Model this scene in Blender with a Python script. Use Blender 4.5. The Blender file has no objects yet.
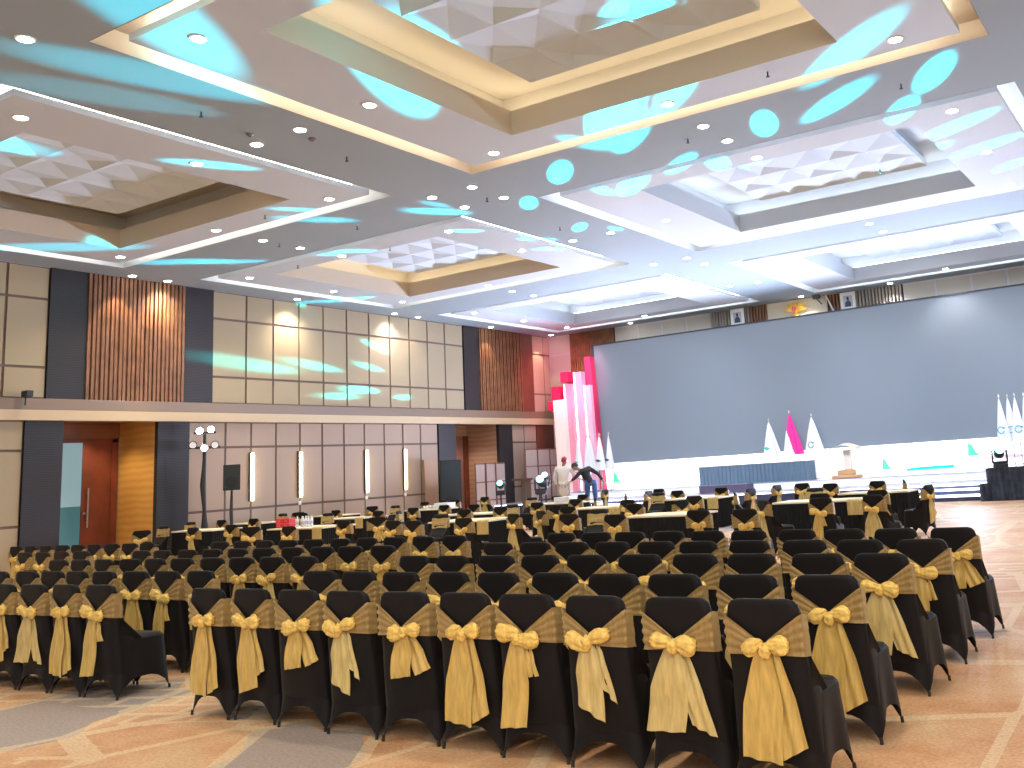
import bpy, math, random
from math import sin, cos, pi, radians
random.seed(7)
sc = bpy.context.scene
COL = sc.collection

# ------------------------------------------------------------------ helpers
class MB:
    def __init__(s): s.v = []; s.f = []; s.m = []
    def add(s, vs, fs, mi=0):
        o = len(s.v); s.v += [tuple(p) for p in vs]
        for f in fs: s.f.append(tuple(o + i for i in f)); s.m.append(mi)
    def box(s, x0, x1, y0, y1, z0, z1, mi=0):
        v = [(x0,y0,z0),(x1,y0,z0),(x1,y1,z0),(x0,y1,z0),(x0,y0,z1),(x1,y0,z1),(x1,y1,z1),(x0,y1,z1)]
        s.add(v, [(3,2,1,0),(4,5,6,7),(0,1,5,4),(1,2,6,5),(2,3,7,6),(3,0,4,7)], mi)
    def tube(s, pts, rad, n=10, mi=0, caps=True):
        rs = rad if isinstance(rad, (list, tuple)) else [rad]*len(pts)
        vs = []; N = len(pts)
        for i, p in enumerate(pts):
            a = pts[max(0, i-1)]; b = pts[min(N-1, i+1)]
            d = [b[k]-a[k] for k in range(3)]; L = math.sqrt(sum(q*q for q in d)) or 1; d = [q/L for q in d]
            up = (0,0,1) if abs(d[2]) < .9 else (1,0,0)
            u = (up[1]*d[2]-up[2]*d[1], up[2]*d[0]-up[0]*d[2], up[0]*d[1]-up[1]*d[0])
            L = math.sqrt(sum(q*q for q in u)); u = [q/L for q in u]
            w = (d[1]*u[2]-d[2]*u[1], d[2]*u[0]-d[0]*u[2], d[0]*u[1]-d[1]*u[0])
            for k in range(n):
                t = 2*pi*k/n
                vs.append(tuple(p[j]+rs[i]*(cos(t)*u[j]+sin(t)*w[j]) for j in range(3)))
        fs = [(i*n+k, i*n+(k+1) % n, (i+1)*n+(k+1) % n, (i+1)*n+k) for i in range(N-1) for k in range(n)]
        if caps: fs += [tuple(range(n))[::-1], tuple((N-1)*n+k for k in range(n))]
        s.add(vs, fs, mi)
    def lathe(s, prof, c=(0,0,0), n=16, mi=0):
        N = len(prof); vs = [(c[0]+max(r,1e-4)*cos(2*pi*k/n), c[1]+max(r,1e-4)*sin(2*pi*k/n), c[2]+z) for r, z in prof for k in range(n)]
        s.add(vs, [(i*n+k, i*n+(k+1) % n, (i+1)*n+(k+1) % n, (i+1)*n+k) for i in range(N-1) for k in range(n)], mi)
    def grid(s, fn, nu, nv, mi=0, closed=False):
        o = []
        for j in range(nv+1):
            for i in range(nu + (0 if closed else 1)): o.append(fn(i/nu, j/nv))
        w = nu if closed else nu+1
        fs = [(j*w+i, j*w+(i+1) % w, (j+1)*w+(i+1) % w, (j+1)*w+i) for j in range(nv) for i in range(nu)]
        s.add(o, fs, mi)
    def build(s, name, mat, parent=None, smooth=False, mods=None):
        me = bpy.data.meshes.new(name); me.from_pydata(s.v, [], s.f)
        mats = mat if isinstance(mat, (list, tuple)) else [mat]
        for q in mats: me.materials.append(q)
        for p, mi in zip(me.polygons, s.m): p.material_index = mi; p.use_smooth = smooth
        me.update()
        o = bpy.data.objects.new(name, me); COL.objects.link(o)
        if parent: o.parent = parent
        return o
def tag(o, label=None, cat=None, group=None, kind=None):
    if label: o['label'] = label
    if cat: o['category'] = cat
    if group: o['group'] = group
    if kind: o['kind'] = kind
    return o
def empty(name, loc=(0,0,0), rz=0, label=None, cat=None, group=None, kind=None):
    o = bpy.data.objects.new(name, None); COL.objects.link(o); o.location = loc; o.rotation_euler = (0,0,rz)
    o.empty_display_size = .1
    return tag(o, label, cat, group, kind)
def copy_tree(o, parent=None):
    c = o.copy(); COL.objects.link(c); c.parent = parent
    for ch in list(o.children): copy_tree(ch, c)
    return c
def bevel(o, w=.01, n=2):
    m = o.modifiers.new('bevel', 'BEVEL'); m.width = w; m.segments = n; m.limit_method = 'ANGLE'; return o

# ------------------------------------------------------------------ materials
def mat(name, c=(.5,.5,.5), rough=.6, spec=.5, metal=0, emit=None, es=0, noise=0, nscale=20, bump=0, bscale=200, sheen=0, trans=0, alpha=1):
    m = bpy.data.materials.new(name); m.use_nodes = True; nt = m.node_tree; b = nt.nodes['Principled BSDF']
    b.inputs['Base Color'].default_value = (*c, 1); b.inputs['Roughness'].default_value = rough
    b.inputs['Specular IOR Level'].default_value = spec; b.inputs['Metallic'].default_value = metal
    if sheen: b.inputs['Sheen Weight'].default_value = sheen
    if trans: b.inputs['Transmission Weight'].default_value = trans
    if alpha < 1: b.inputs['Alpha'].default_value = alpha
    if emit: b.inputs['Emission Color'].default_value = (*emit, 1); b.inputs['Emission Strength'].default_value = es
    if noise or bump:
        tc = nt.nodes.new('ShaderNodeTexCoord')
    if noise:
        n = nt.nodes.new('ShaderNodeTexNoise'); n.inputs['Scale'].default_value = nscale; n.inputs['Detail'].default_value = 3
        nt.links.new(tc.outputs['Object'], n.inputs['Vector'])
        r = nt.nodes.new('ShaderNodeValToRGB')
        r.color_ramp.elements[0].position = .3; r.color_ramp.elements[1].position = .7
        r.color_ramp.elements[0].color = (*[max(0, q*(1-noise)) for q in c], 1)
        r.color_ramp.elements[1].color = (*[min(1, q*(1+noise)) for q in c], 1)
        nt.links.new(n.outputs['Fac'], r.inputs['Fac']); nt.links.new(r.outputs['Color'], b.inputs['Base Color'])
    if bump:
        n2 = nt.nodes.new('ShaderNodeTexNoise'); n2.inputs['Scale'].default_value = bscale
        nt.links.new(tc.outputs['Object'], n2.inputs['Vector'])
        bp = nt.nodes.new('ShaderNodeBump'); bp.inputs['Strength'].default_value = bump; bp.inputs['Distance'].default_value = .01
        nt.links.new(n2.outputs['Fac'], bp.inputs['Height']); nt.links.new(bp.outputs['Normal'], b.inputs['Normal'])
    return m
def wave_mat(name, c1, c2, scale, direction='Z', rough=.6, dist=0.0, spec=.4, detail=2):
    m = mat(name, c1, rough, spec); nt = m.node_tree; b = nt.nodes['Principled BSDF']
    g = nt.nodes.new('ShaderNodeNewGeometry'); w = nt.nodes.new('ShaderNodeTexWave')
    w.bands_direction = direction; w.inputs['Scale'].default_value = scale; w.inputs['Distortion'].default_value = dist
    w.inputs['Detail'].default_value = detail
    r = nt.nodes.new('ShaderNodeValToRGB'); r.color_ramp.elements[0].color = (*c1, 1); r.color_ramp.elements[1].color = (*c2, 1)
    nt.links.new(g.outputs['Position'], w.inputs['Vector']); nt.links.new(w.outputs['Fac'], r.inputs['Fac'])
    nt.links.new(r.outputs['Color'], b.inputs['Base Color']); return m

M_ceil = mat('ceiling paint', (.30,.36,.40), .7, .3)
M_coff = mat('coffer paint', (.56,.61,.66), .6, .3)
M_facet = mat('faceted white panel', (.66,.76,.86), .7, .2)
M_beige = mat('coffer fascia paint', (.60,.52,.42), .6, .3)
M_covew = mat('warm cove light', (1,.9,.7), emit=(1,.86,.64), es=6.5)
M_covec = mat('cool cove light', (1,1,1), emit=(.95,.96,1), es=9)
M_slotw = mat('warm slot light', (1,.9,.7), emit=(1,.88,.72), es=13)
M_slotc = mat('cool slot light', (1,1,1), emit=(.96,.96,1), es=14)
M_lamp = mat('downlight lens', (1,1,1), emit=(1,.95,.85), es=30)
M_ring = mat('downlight ring', (.8,.78,.75), .4)
M_dark = mat('dark metal', (.03,.03,.035), .5, .5)
M_metal = mat('steel', (.5,.5,.5), .3, .5, .9)
M_panel = mat('beige fabric wall panel', (.40,.325,.22), .85, .2, noise=.06, nscale=40, bump=.15, bscale=90)
M_panel2 = mat('rose beige fabric wall panel', (.46,.35,.28), .85, .2, noise=.06, nscale=40, bump=.15, bscale=90)
M_joint = mat('panel joint', (.16,.11,.09), .8)
M_darkwall = wave_mat('charcoal ribbed cladding', (.010,.009,.011), (.036,.030,.031), 7, 'Z', .5, 1.5)
M_slatwood = mat('walnut slat', (.22,.10,.048), .5, .4, noise=.25, nscale=3)
M_slatgap = mat('slat shadow gap', (.05,.025,.015), .8)
M_brown = mat('red brown veneer', (.16,.055,.035), .4, .5, noise=.15, nscale=2)
M_yellowwood = wave_mat('golden veneer', (.62,.32,.07), (.70,.39,.10), 1.6, 'Z', .4, 2.5)
M_paleveneer = wave_mat('pale pinkish veneer', (.50,.32,.20), (.58,.39,.26), 1.6, 'Z', .4, 2.5)
M_ledge = mat('ledge taupe', (.24,.17,.12), .35, .6)
M_ledgeglow = mat('ledge cream strip with glow', (.55,.42,.27), .5, .4, emit=(1,.75,.42), es=.05)  # faint emission paints the cove glow onto the strip
M_door = mat('mahogany door', (.20,.045,.022), .3, .5, noise=.25, nscale=2)
M_cover = mat('black spandex', (.0045,.0035,.0045), .6, .22, sheen=.04, bump=.08, bscale=300)
M_foot = mat('chair foot', (.01,.01,.01), .5)
M_skirt = mat('black pleated cloth', (.012,.012,.014), .8, .2)
M_cream = mat('cream table top', (.78,.70,.52), .6, .3)
M_white = mat('white cloth', (.85,.85,.85), .7, .3)

def organza(name, c, alpha=1.0):
    m = mat(name, c, .45, .5, sheen=.4); nt = m.node_tree; b = nt.nodes['Principled BSDF']
    b.inputs['Sheen Tint'].default_value = (1,.85,.5,1)
    tc = nt.nodes.new('ShaderNodeTexCoord'); mp = nt.nodes.new('ShaderNodeMapping'); mp.inputs['Scale'].default_value = (2.2,2.2,.35)
    n = nt.nodes.new('ShaderNodeTexNoise'); n.inputs['Scale'].default_value = 22; n.inputs['Detail'].default_value = 5
    r = nt.nodes.new('ShaderNodeValToRGB')
    r.color_ramp.elements[0].position = .34; r.color_ramp.elements[1].position = .68
    r.color_ramp.elements[0].color = (*[q*.80 for q in c], 1); r.color_ramp.elements[1].color = (*[min(1, q*1.12) for q in c], 1)
    nt.links.new(tc.outputs['Object'], mp.inputs['Vector']); nt.links.new(mp.outputs['Vector'], n.inputs['Vector'])
    nt.links.new(n.outputs['Fac'], r.inputs['Fac']); nt.links.new(r.outputs['Color'], b.inputs['Base Color'])
    b.inputs['Alpha'].default_value = alpha
    return m
M_gold = organza('gold organza bow', (.80,.55,.14))
M_tail2 = organza('pale gold organza tail', (.64,.50,.20), .88)
M_tail = organza('gold organza tail', (.62,.43,.12), .92)
M_band = organza('gold organza stretched over black', (.30,.195,.065))
M_goldfront = organza('gold organza band front', (.52,.38,.15))

# carpet
def carpet():
    m = mat('patterned carpet', (.6,.35,.2), .62, .5); nt = m.node_tree; b = nt.nodes['Principled BSDF']; L = nt.links.new
    g = nt.nodes.new('ShaderNodeNewGeometry')
    mp = nt.nodes.new('ShaderNodeMapping'); mp.inputs['Rotation'].default_value = (0,0,.5); mp.inputs['Scale'].default_value = (.85,.5,1)
    L(g.outputs['Position'], mp.inputs['Vector'])
    n1 = nt.nodes.new('ShaderNodeTexNoise'); n1.inputs['Scale'].default_value = 1.1; n1.inputs['Detail'].default_value = 9; n1.inputs['Roughness'].default_value = .7
    L(g.outputs['Position'], n1.inputs['Vector'])
    r1 = nt.nodes.new('ShaderNodeValToRGB'); e = r1.color_ramp.elements
    e[0].position = .32; e[0].color = (.50,.23,.10,1); e[1].position = .72; e[1].color = (.66,.50,.30,1)
    x = e.new(.52); x.color = (.62,.37,.21,1)
    L(n1.outputs['Fac'], r1.inputs['Fac'])
    v = nt.nodes.new('ShaderNodeTexVoronoi'); v.inputs['Scale'].default_value = 1.0; L(mp.outputs['Vector'], v.inputs['Vector']); v.distance = 'MANHATTAN'
    sx = nt.nodes.new('ShaderNodeSeparateColor'); L(v.outputs['Color'], sx.inputs['Color'])
    gt = nt.nodes.new('ShaderNodeMath'); gt.operation = 'GREATER_THAN'; gt.inputs[1].default_value = .87; L(sx.outputs['Red'], gt.inputs[0])
    mx = nt.nodes.new('ShaderNodeMix'); mx.data_type = 'RGBA'; L(gt.outputs[0], mx.inputs['Factor']); L(r1.outputs['Color'], mx.inputs['A']); mx.inputs['B'].default_value = (.36,.30,.28,1)
    ve = nt.nodes.new('ShaderNodeTexVoronoi'); ve.feature = 'DISTANCE_TO_EDGE'; ve.inputs['Scale'].default_value = 1.0; L(mp.outputs['Vector'], ve.inputs['Vector'])
    lt = nt.nodes.new('ShaderNodeMath'); lt.operation = 'LESS_THAN'; lt.inputs[1].default_value = .03; L(ve.outputs['Distance'], lt.inputs[0])
    # second family of straight pale bands
    br = nt.nodes.new('ShaderNodeTexBrick'); br.inputs['Scale'].default_value = .9; br.inputs['Mortar Size'].default_value = .035
    mp2 = nt.nodes.new('ShaderNodeMapping'); mp2.inputs['Rotation'].default_value = (0,0,-.35); L(g.outputs['Position'], mp2.inputs['Vector']); L(mp2.outputs['Vector'], br.inputs['Vector'])
    n3 = nt.nodes.new('ShaderNodeTexNoise'); n3.inputs['Scale'].default_value = .3; L(g.outputs['Position'], n3.inputs['Vector'])
    g3 = nt.nodes.new('ShaderNodeMath'); g3.operation = 'GREATER_THAN'; g3.inputs[1].default_value = .54; L(n3.outputs['Fac'], g3.inputs[0])
    m3 = nt.nodes.new('ShaderNodeMath'); m3.operation = 'MULTIPLY'; L(br.outputs['Fac'], m3.inputs[0]); L(g3.outputs[0], m3.inputs[1])
    mxx = nt.nodes.new('ShaderNodeMath'); mxx.operation = 'MAXIMUM'; L(lt.outputs[0], mxx.inputs[0]); L(m3.outputs[0], mxx.inputs[1])
    sc2 = nt.nodes.new('ShaderNodeMath'); sc2.operation = 'MULTIPLY'; sc2.inputs[1].default_value = .55; L(mxx.outputs[0], sc2.inputs[0])
    m2 = nt.nodes.new('ShaderNodeMix'); m2.data_type = 'RGBA'; L(sc2.outputs[0], m2.inputs['Factor']); L(mx.outputs['Result'], m2.inputs['A']); m2.inputs['B'].default_value = (.74,.60,.40,1)
    n2 = nt.nodes.new('ShaderNodeTexNoise'); n2.inputs['Scale'].default_value = 45; L(g.outputs['Position'], n2.inputs['Vector'])
    mm = nt.nodes.new('ShaderNodeMapRange'); mm.inputs['To Min'].default_value = .55; mm.inputs['To Max'].default_value = 1.45; L(n2.outputs['Fac'], mm.inputs['Value'])
    m4 = nt.nodes.new('ShaderNodeMix'); m4.data_type = 'RGBA'; m4.blend_type = 'MULTIPLY'; m4.inputs['Factor'].default_value = 1; L(m2.outputs['Result'], m4.inputs['A'])
    cx = nt.nodes.new('ShaderNodeCombineColor')
    for k in ('Red','Green','Blue'): L(mm.outputs['Result'], cx.inputs[k])
    L(cx.outputs['Color'], m4.inputs['B']); L(m4.outputs['Result'], b.inputs['Base Color'])
    return m

# ------------------------------------------------------------------ room shell
CAMH = 1.62; ZC = CAMH + 6.2; XW = -25.7; YW = 36.0
o = MB(); o.add([(XW-2.5,-4,0),(12,-4,0),(12,YW,0),(XW-2.5,YW,0)], [(0,1,2,3)]); tag(o.build('floor', carpet()), 'orange and beige patterned carpet floor', kind='structure')

COFX = [(-24.55,-14.6),(-12.34,-2.04),(.2,10.4)]
COFY = [(6.88,14.85),(17.15,24.95),(27.2,34.95)]
CELLS = [(0,0),(1,0),(0,1),(1,1),(0,2),(1,2),(2,1),(2,2)]
o = MB()
xs = sorted([XW-.01, 12] + [a for p in COFX for a in p]); ys = sorted([-4, YW] + [a for p in COFY for a in p])
for i in range(len(xs)-1):
    for j in range(len(ys)-1):
        hole = any(COFX[a][0] == xs[i] and COFY[b][0] == ys[j] for a, b in CELLS)
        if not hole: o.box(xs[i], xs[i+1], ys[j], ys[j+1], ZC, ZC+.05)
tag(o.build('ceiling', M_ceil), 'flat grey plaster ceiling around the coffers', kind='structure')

def ring(mb, X, Y, hx0, hy0, hx1, hy1, z, mi=0, flip=False):
    v = [(X-hx0,Y-hy0,z),(X+hx0,Y-hy0,z),(X+hx0,Y+hy0,z),(X-hx0,Y+hy0,z),(X-hx1,Y-hy1,z),(X+hx1,Y-hy1,z),(X+hx1,Y+hy1,z),(X-hx1,Y+hy1,z)]
    mb.add(v, [(0,1,5,4),(1,2,6,5),(2,3,7,6),(3,0,4,7)], mi)
def wallring(mb, X, Y, hx, hy, z0, z1, mi=0, sides=(0,1,2,3)):
    v = [(X-hx,Y-hy,z0),(X+hx,Y-hy,z0),(X+hx,Y+hy,z0),(X-hx,Y+hy,z0),(X-hx,Y-hy,z1),(X+hx,Y-hy,z1),(X+hx,Y+hy,z1),(X-hx,Y+hy,z1)]
    F = [(0,1,5,4),(1,2,6,5),(2,3,7,6),(3,0,4,7)]
    mb.add(v, [F[k] for k in sides], mi)
def stripring(mb, X, Y, hx, hy, z, w, h, sides=(0,1,2,3)):
    if 0 in sides: mb.box(X-hx, X+hx, Y-hy-w/2, Y-hy+w/2, z, z+h)
    if 1 in sides: mb.box(X+hx-w/2, X+hx+w/2, Y-hy, Y+hy, z, z+h)
    if 2 in sides: mb.box(X-hx, X+hx, Y+hy-w/2, Y+hy+w/2, z, z+h)
    if 3 in sides: mb.box(X-hx-w/2, X-hx+w/2, Y-hy, Y+hy, z, z+h)
colname = ['over the wall side', 'over the middle', 'beyond the open carpet']
rowname = ['rear', 'middle', 'stage end']
for (a, b) in CELLS:
    x0, x1 = COFX[a]; y0, y1 = COFY[b]; X = (x0+x1)/2; Y = (y0+y1)/2; hx = (x1-x0)/2; hy = (y1-y0)/2
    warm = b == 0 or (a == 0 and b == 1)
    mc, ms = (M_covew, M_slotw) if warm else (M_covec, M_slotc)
    root = empty('ceiling_coffer', (0,0,0), 0, 'stepped rectangular ceiling coffer %s, %s row' % (colname[a], rowname[b]), 'ceiling coffer', 'stepped ceiling coffers', 'structure')
    m = MB(); wallring(m, X, Y, hx-.004, hy-.004, ZC-.004, ZC+.30); ring(m, X, Y, hx, hy, hx-.72, hy-.72, ZC+.30)
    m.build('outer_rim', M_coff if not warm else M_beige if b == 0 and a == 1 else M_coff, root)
    ix, iy = hx-.36, hy-.34; ox, oy = 3.15, 2.75
    m = MB(); ring(m, X, Y, ix, iy, ox, oy, ZC+.02); wallring(m, X, Y, ix, iy, ZC+.02, ZC+.13); ring(m, X, Y, ix, iy, ix-.3, iy-.3, ZC+.13)
    wallring(m, X, Y, ix-.3, iy-.3, ZC+.13, ZC+.33)
    m.build('border_panel', M_coff, root)
    m = MB(); stripring(m, X, Y, ix-.27, iy-.27, ZC+.17, .05, .10); m.build('slot_light', ms, root)
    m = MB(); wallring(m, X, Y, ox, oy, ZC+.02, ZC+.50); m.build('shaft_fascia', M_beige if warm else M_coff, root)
    m = MB(); ring(m, X, Y, ox, oy, ox+.55, oy+.5, ZC+.50); wallring(m, X, Y, ox+.55, oy+.5, ZC+.50, ZC+1.0)
    m.add([(X-ox-.55,Y-oy-.5,ZC+1.0),(X+ox+.55,Y-oy-.5,ZC+1.0),(X+ox+.55,Y+oy+.5,ZC+1.0),(X-ox-.55,Y+oy+.5,ZC+1.0)], [(0,1,2,3)])
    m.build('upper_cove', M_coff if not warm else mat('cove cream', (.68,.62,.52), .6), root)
    sides = (0,1,2,3) if not (a == 0 and b == 0) else (0,1)
    m = MB(); stripring(m, X, Y, ox+.25, oy+.22, ZC+.52, .08, .03, sides); m.build('cove_light', mc, root)
    px, py = 2.2, 2.12; NZ = ZC+.60
    m = MB(); wallring(m, X, Y, px, py, NZ, NZ+.14); nx, ny = 5, 4
    for i in range(nx):
        for j in range(ny):
            u0, u1 = X-px+2*px*i/nx, X-px+2*px*(i+1)/nx; v0, v1 = Y-py+2*py*j/ny, Y-py+2*py*(j+1)/ny
            s = .22 if (i+j) % 2 else -.22
            cxp = (u0+u1)/2 + s*(u1-u0); cyp = (v0+v1)/2 - s*(v1-v0); dz = .10
            m.add([(u0,v0,NZ),(u1,v0,NZ),(u1,v1,NZ),(u0,v1,NZ),(cxp,cyp,NZ+dz)], [(0,1,4),(1,2,4),(2,3,4),(3,0,4)])
    m.add([(X-px,Y-py,NZ+.25),(X+px,Y-py,NZ+.25),(X+px,Y+py,NZ+.25),(X-px,Y+py,NZ+.25)], [(0,1,2,3)])
    m.build('faceted_panel', M_facet, root)

# ---- left wall built from panel fields
def panel_field(mb, y0, y1, z0, z1, ycuts, zcuts, x=XW, j=.035):
    ys_ = [y0]+sorted(c for c in ycuts if y0 < c < y1)+[y1]; zs_ = [z0]+sorted(c for c in zcuts if z0 < c < z1)+[z1]
    mb.box(x-.10, x-.03, y0, y1, z0, z1, 1)
    for i in range(len(ys_)-1):
        for k in range(len(zs_)-1):
            mb.box(x-.04, x, ys_[i]+j, ys_[i+1]-j, zs_[k]+j, zs_[k+1]-j, 0)
A = lambda z: z+CAMH
zU = [A(5.34), A(3.54)]; zLw = [A(1.41), A(-.46)]
zl0, zl1 = A(2.17), A(2.73)
cutU = [12.5-1.04*k for k in range(0, 18)] + [18.4,19.61,20.63,21.67,22.70,23.75,24.80,25.83,26.85,27.85,28.85] + [34.66,35.5]
cutL = [12.0-1.04*k for k in range(0, 18)] + [18.9,19.82,20.75,21.70,22.63,23.58,24.52,25.48,26.42,27.35] + [33.8]
W = empty('wall_left', kind='structure'); tag(W, 'long panelled side wall with ledge')
m = MB()
panel_field(m, -4, 13.55, zl1, ZC, cutU, zU); panel_field(m, 18.4, 29.95, zl1, ZC, cutU, zU)
m.build('upper_panels', [M_panel, M_joint], W)
m = MB(); panel_field(m, 34.66, YW, zl1, ZC, cutU, zU); panel_field(m, 32.92, 34.7, 0, zl0, cutL, zLw)
m.build('corner_panels', [M_panel2, M_joint], W)
m = MB(); panel_field(m, -4, 13.07, 0, zl0, cutL, zLw); m.build('lower_panels', [M_panel, M_joint], W)
m = MB(); panel_field(m, 17.66, 28.31, 0, zl0, cutL, zLw); m.build('lower_panels', [M_panel2, M_joint], W)
for (y0, y1, z0, z1) in ((13.55,14.54,zl1,ZC),(17.46,18.4,zl1,ZC),(29.95,30.9,zl1,ZC),(13.07,14.03,0,zl0),(16.67,17.66,0,zl0),(28.31,29.3,0,zl0),(32.01,32.92,0,zl0)):
    m = MB(); m.box(XW-.1, XW+.05, y0, y1, z0, z1); m.build('dark_cladding', M_darkwall, W)
for (y0, y1, n) in ((14.54,17.46,23),(30.9,33.77,24)):
    m = MB(); m.box(XW-.1, XW-.04, y0, y1, zl1, ZC, 1); p = (y1-y0)/n
    for i in range(n):
        dx = .10 if i % 2 else .085
        m.box(XW-.04, XW+dx, y0+i*p+.010, y0+(i+1)*p-.034, zl1, ZC, 0)
    m.build('wood_slats', [M_slatwood, M_slatgap], W)
m = MB(); m.box(XW-.1, XW+.02, 33.77, 34.66, zl1, ZC)
for z in (A(3.4), A(4.3), A(5.2)): m.box(XW+.02, XW+.03, 33.77, 34.66, z, z+.03)
m.box(XW-.1, XW+.02, 34.7, YW, 0, zl0)
m.build('veneer_panel', M_brown, W)
# ledge
m = MB(); m.box(XW-.1, XW+.10, -4, YW, A(2.44), zl1); bevel(m.build('ledge_face', M_ledge, W), .01)
m = MB(); m.box(XW-.1, XW+.14, -4, YW, zl0, A(2.435)); m.build('ledge_strip', M_ledgeglow, W)
# niches
def niche(y0, y1, xd, msoff, mrev, zt):
    m = MB(); m.box(xd-.1, XW-.1, y1, y1+.1, 0, A(2.28)); m.build('niche_reveal', mrev, W)
    m = MB(); m.box(xd-.1, XW-.1, y0-.1, y0, 0, A(2.28)); m.build('niche_reveal', msoff, W)
    m = MB(); m.box(xd-.1, XW, y0-.1, y1+.1, A(2.25), A(2.30)); m.build('niche_soffit', msoff, W)
M_soff = mat('niche brown', (.28,.11,.05), .4, .5, noise=.15, nscale=2)
niche(14.03, 16.67, -27.5, M_soff, M_yellowwood, 3.4)
niche(29.3, 32.01, -27.4, M_soff, M_paleveneer, 3.4)
# niche 1 back wall with doorway y 14.9..15.64 open, leaf 15.64..16.4
xd = -27.5; dt = 3.42
m = MB(); m.box(xd-.1, xd, 13.9, 14.95, 0, A(2.3)); m.box(xd-.1, xd, 14.95, 16.8, dt, A(2.3)); m.build('niche_back', M_soff, W)
m = MB(); m.box(-29.6, -29.5, 12.5, 18.5, 1.55, A(2.3)); m.build('corridor_wall_upper', mat('glowing pale aqua paint', (.42,.62,.66), .6, emit=(.5,.75,.8), es=.35), W)  # emission stands in for light inside the corridor
m = MB(); m.box(-29.6, -29.5, 12.5, 18.5, 0, 1.55); m.box(-29.6, xd, 12.4, 12.5, 0, 4); m.build('corridor_wall_lower', mat('glowing teal wainscot', (.10,.24,.26), .6, emit=(.1,.25,.27), es=.35), W)  # lower wall glows too, as the corridor has no lamp
D1 = empty('door_1', kind='structure'); tag(D1, 'mahogany double doorway with one leaf open')
m = MB(); m.box(xd-.06, xd+.02, 14.95, 15.03, 0, dt); m.box(xd-.06, xd+.04, 16.43, 16.62, 0, dt); m.box(xd-.06, xd+.04, 14.95, 16.62, dt-.1, dt+.02); m.build('door_frame', M_door, D1)
m = MB(); m.box(xd-.05, xd, 15.62, 16.43, 0, dt-.1); lf = m.build('door_leaf', M_door, D1)
m = MB(); m.tube([(xd+.07,15.76,.95),(xd+.07,15.76,2.05)], .022, 8); m.tube([(xd,15.76,1.1),(xd+.07,15.76,1.1)], .012, 6); m.tube([(xd,15.76,1.9),(xd+.07,15.76,1.9)], .012, 6); m.build('door_handle', M_metal, lf)
m = MB(); m.lathe([(.0,0),(.03,0),(.03,.02),(0,.02)], (0,0,0)); kk = m.build('door_lock', M_metal, lf); kk.location = (xd+.0,15.70,1.35); kk.rotation_euler = (0,pi/2,0)
xe = -27.4
m = MB(); m.box(xe-.1, xe, 29.2, 32.1, dt, A(2.3)); m.box(xe-.1, xe, 29.2, 30.0, 0, dt); m.build('niche_back', M_paleveneer, W)
D2 = empty('door_2', kind='structure'); tag(D2, 'reddish veneered door in the niche near the stage')
m = MB(); m.box(xe-.1, xe+.03, 30.0, 30.08, 0, dt); m.box(xe-.1, xe+.05, 31.75, 32.01, 0, dt); m.build('door_frame', M_door, D2)
m = MB(); m.box(xe-.08, xe-.02, 30.08, 31.75, 0, dt); m.build('door_leaf', mat('rose veneer', (.36,.17,.12), .5), D2)

# ---- stage wall
WB = empty('wall_back', kind='structure'); tag(WB, 'stage end wall with pale fabric panels')
M_pw = mat('pale stage wall panel', (.50,.47,.42), .8, .2, bump=.1, bscale=90)
m = MB(); j = .05
m.box(-26.5, 12, YW+.03, YW+.15, 0, ZC, 1)
xc = [XW,-24.5,-22.1,-20.9,-19.7,-18.5,-17.3]; xs2 = xc + [-9.2,-8.0,-6.7,-5.45,-4.2,-2.9,-1.6,-.3,1.0,2.3,3.6,4.9,6.2,7.5,8.8,10.1,11.4]
for i in range(len(xs2)-1):
    a, b = xs2[i], xs2[i+1]
    if (a, b) in ((-24.5,-22.1),(-17.3,-9.2)): continue
    for z0, z1 in ((0,zl0),(zl0,A(3.54)),(A(3.54),A(5.34)),(A(5.34),ZC)): m.box(a+j, b-j, YW, YW+.04, z0+j, z1-j, 0)
m.build('pale_panels', [M_pw, mat('lavender joint', (.55,.52,.58), .7)], WB)
m = MB(); n = 22
for i in range(n):
    a = -24.5+2.4*i/n; m.box(a+.01, a+.085, YW-.08, YW+.02, A(5.05) if a > -23.8 else A(3.4), ZC)
for i in range(8): m.box(-23.8+i*.115, -23.72+i*.115, YW-.05, YW+.02, A(2.6), A(5.05), 1)
m.build('wood_slats', [M_slatwood, mat('dark walnut slat', (.10,.04,.025), .5)], WB)
m = MB(); m.box(-24.5, -22.1, YW-.01, YW+.03, 0, ZC); m.build('slat_backing', M_slatgap, WB)
m = MB()
for i in range(62):
    a = -17.3+8.1*i/62
    if -14.75 < a < -12.2: continue
    m.box(a+.01, a+.085, YW-.08 - (.03 if i % 3 else 0), YW+.02, A(4.9), ZC, (0 if 14 <= i % 24 <= 20 else 1))
m.box(-17.3, -9.2, YW, YW+.03, A(4.9), ZC, 2)
m.build('upper_slats', [M_slatwood, mat('grey wood slat', (.30,.27,.24), .6), M_slatgap], WB)
m = MB(); m.box(-14.75, -12.2, YW-.05, YW+.02, A(4.9), ZC); m.build('emblem_panel', mat('cream panel', (.60,.52,.40), .6), WB)

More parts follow.
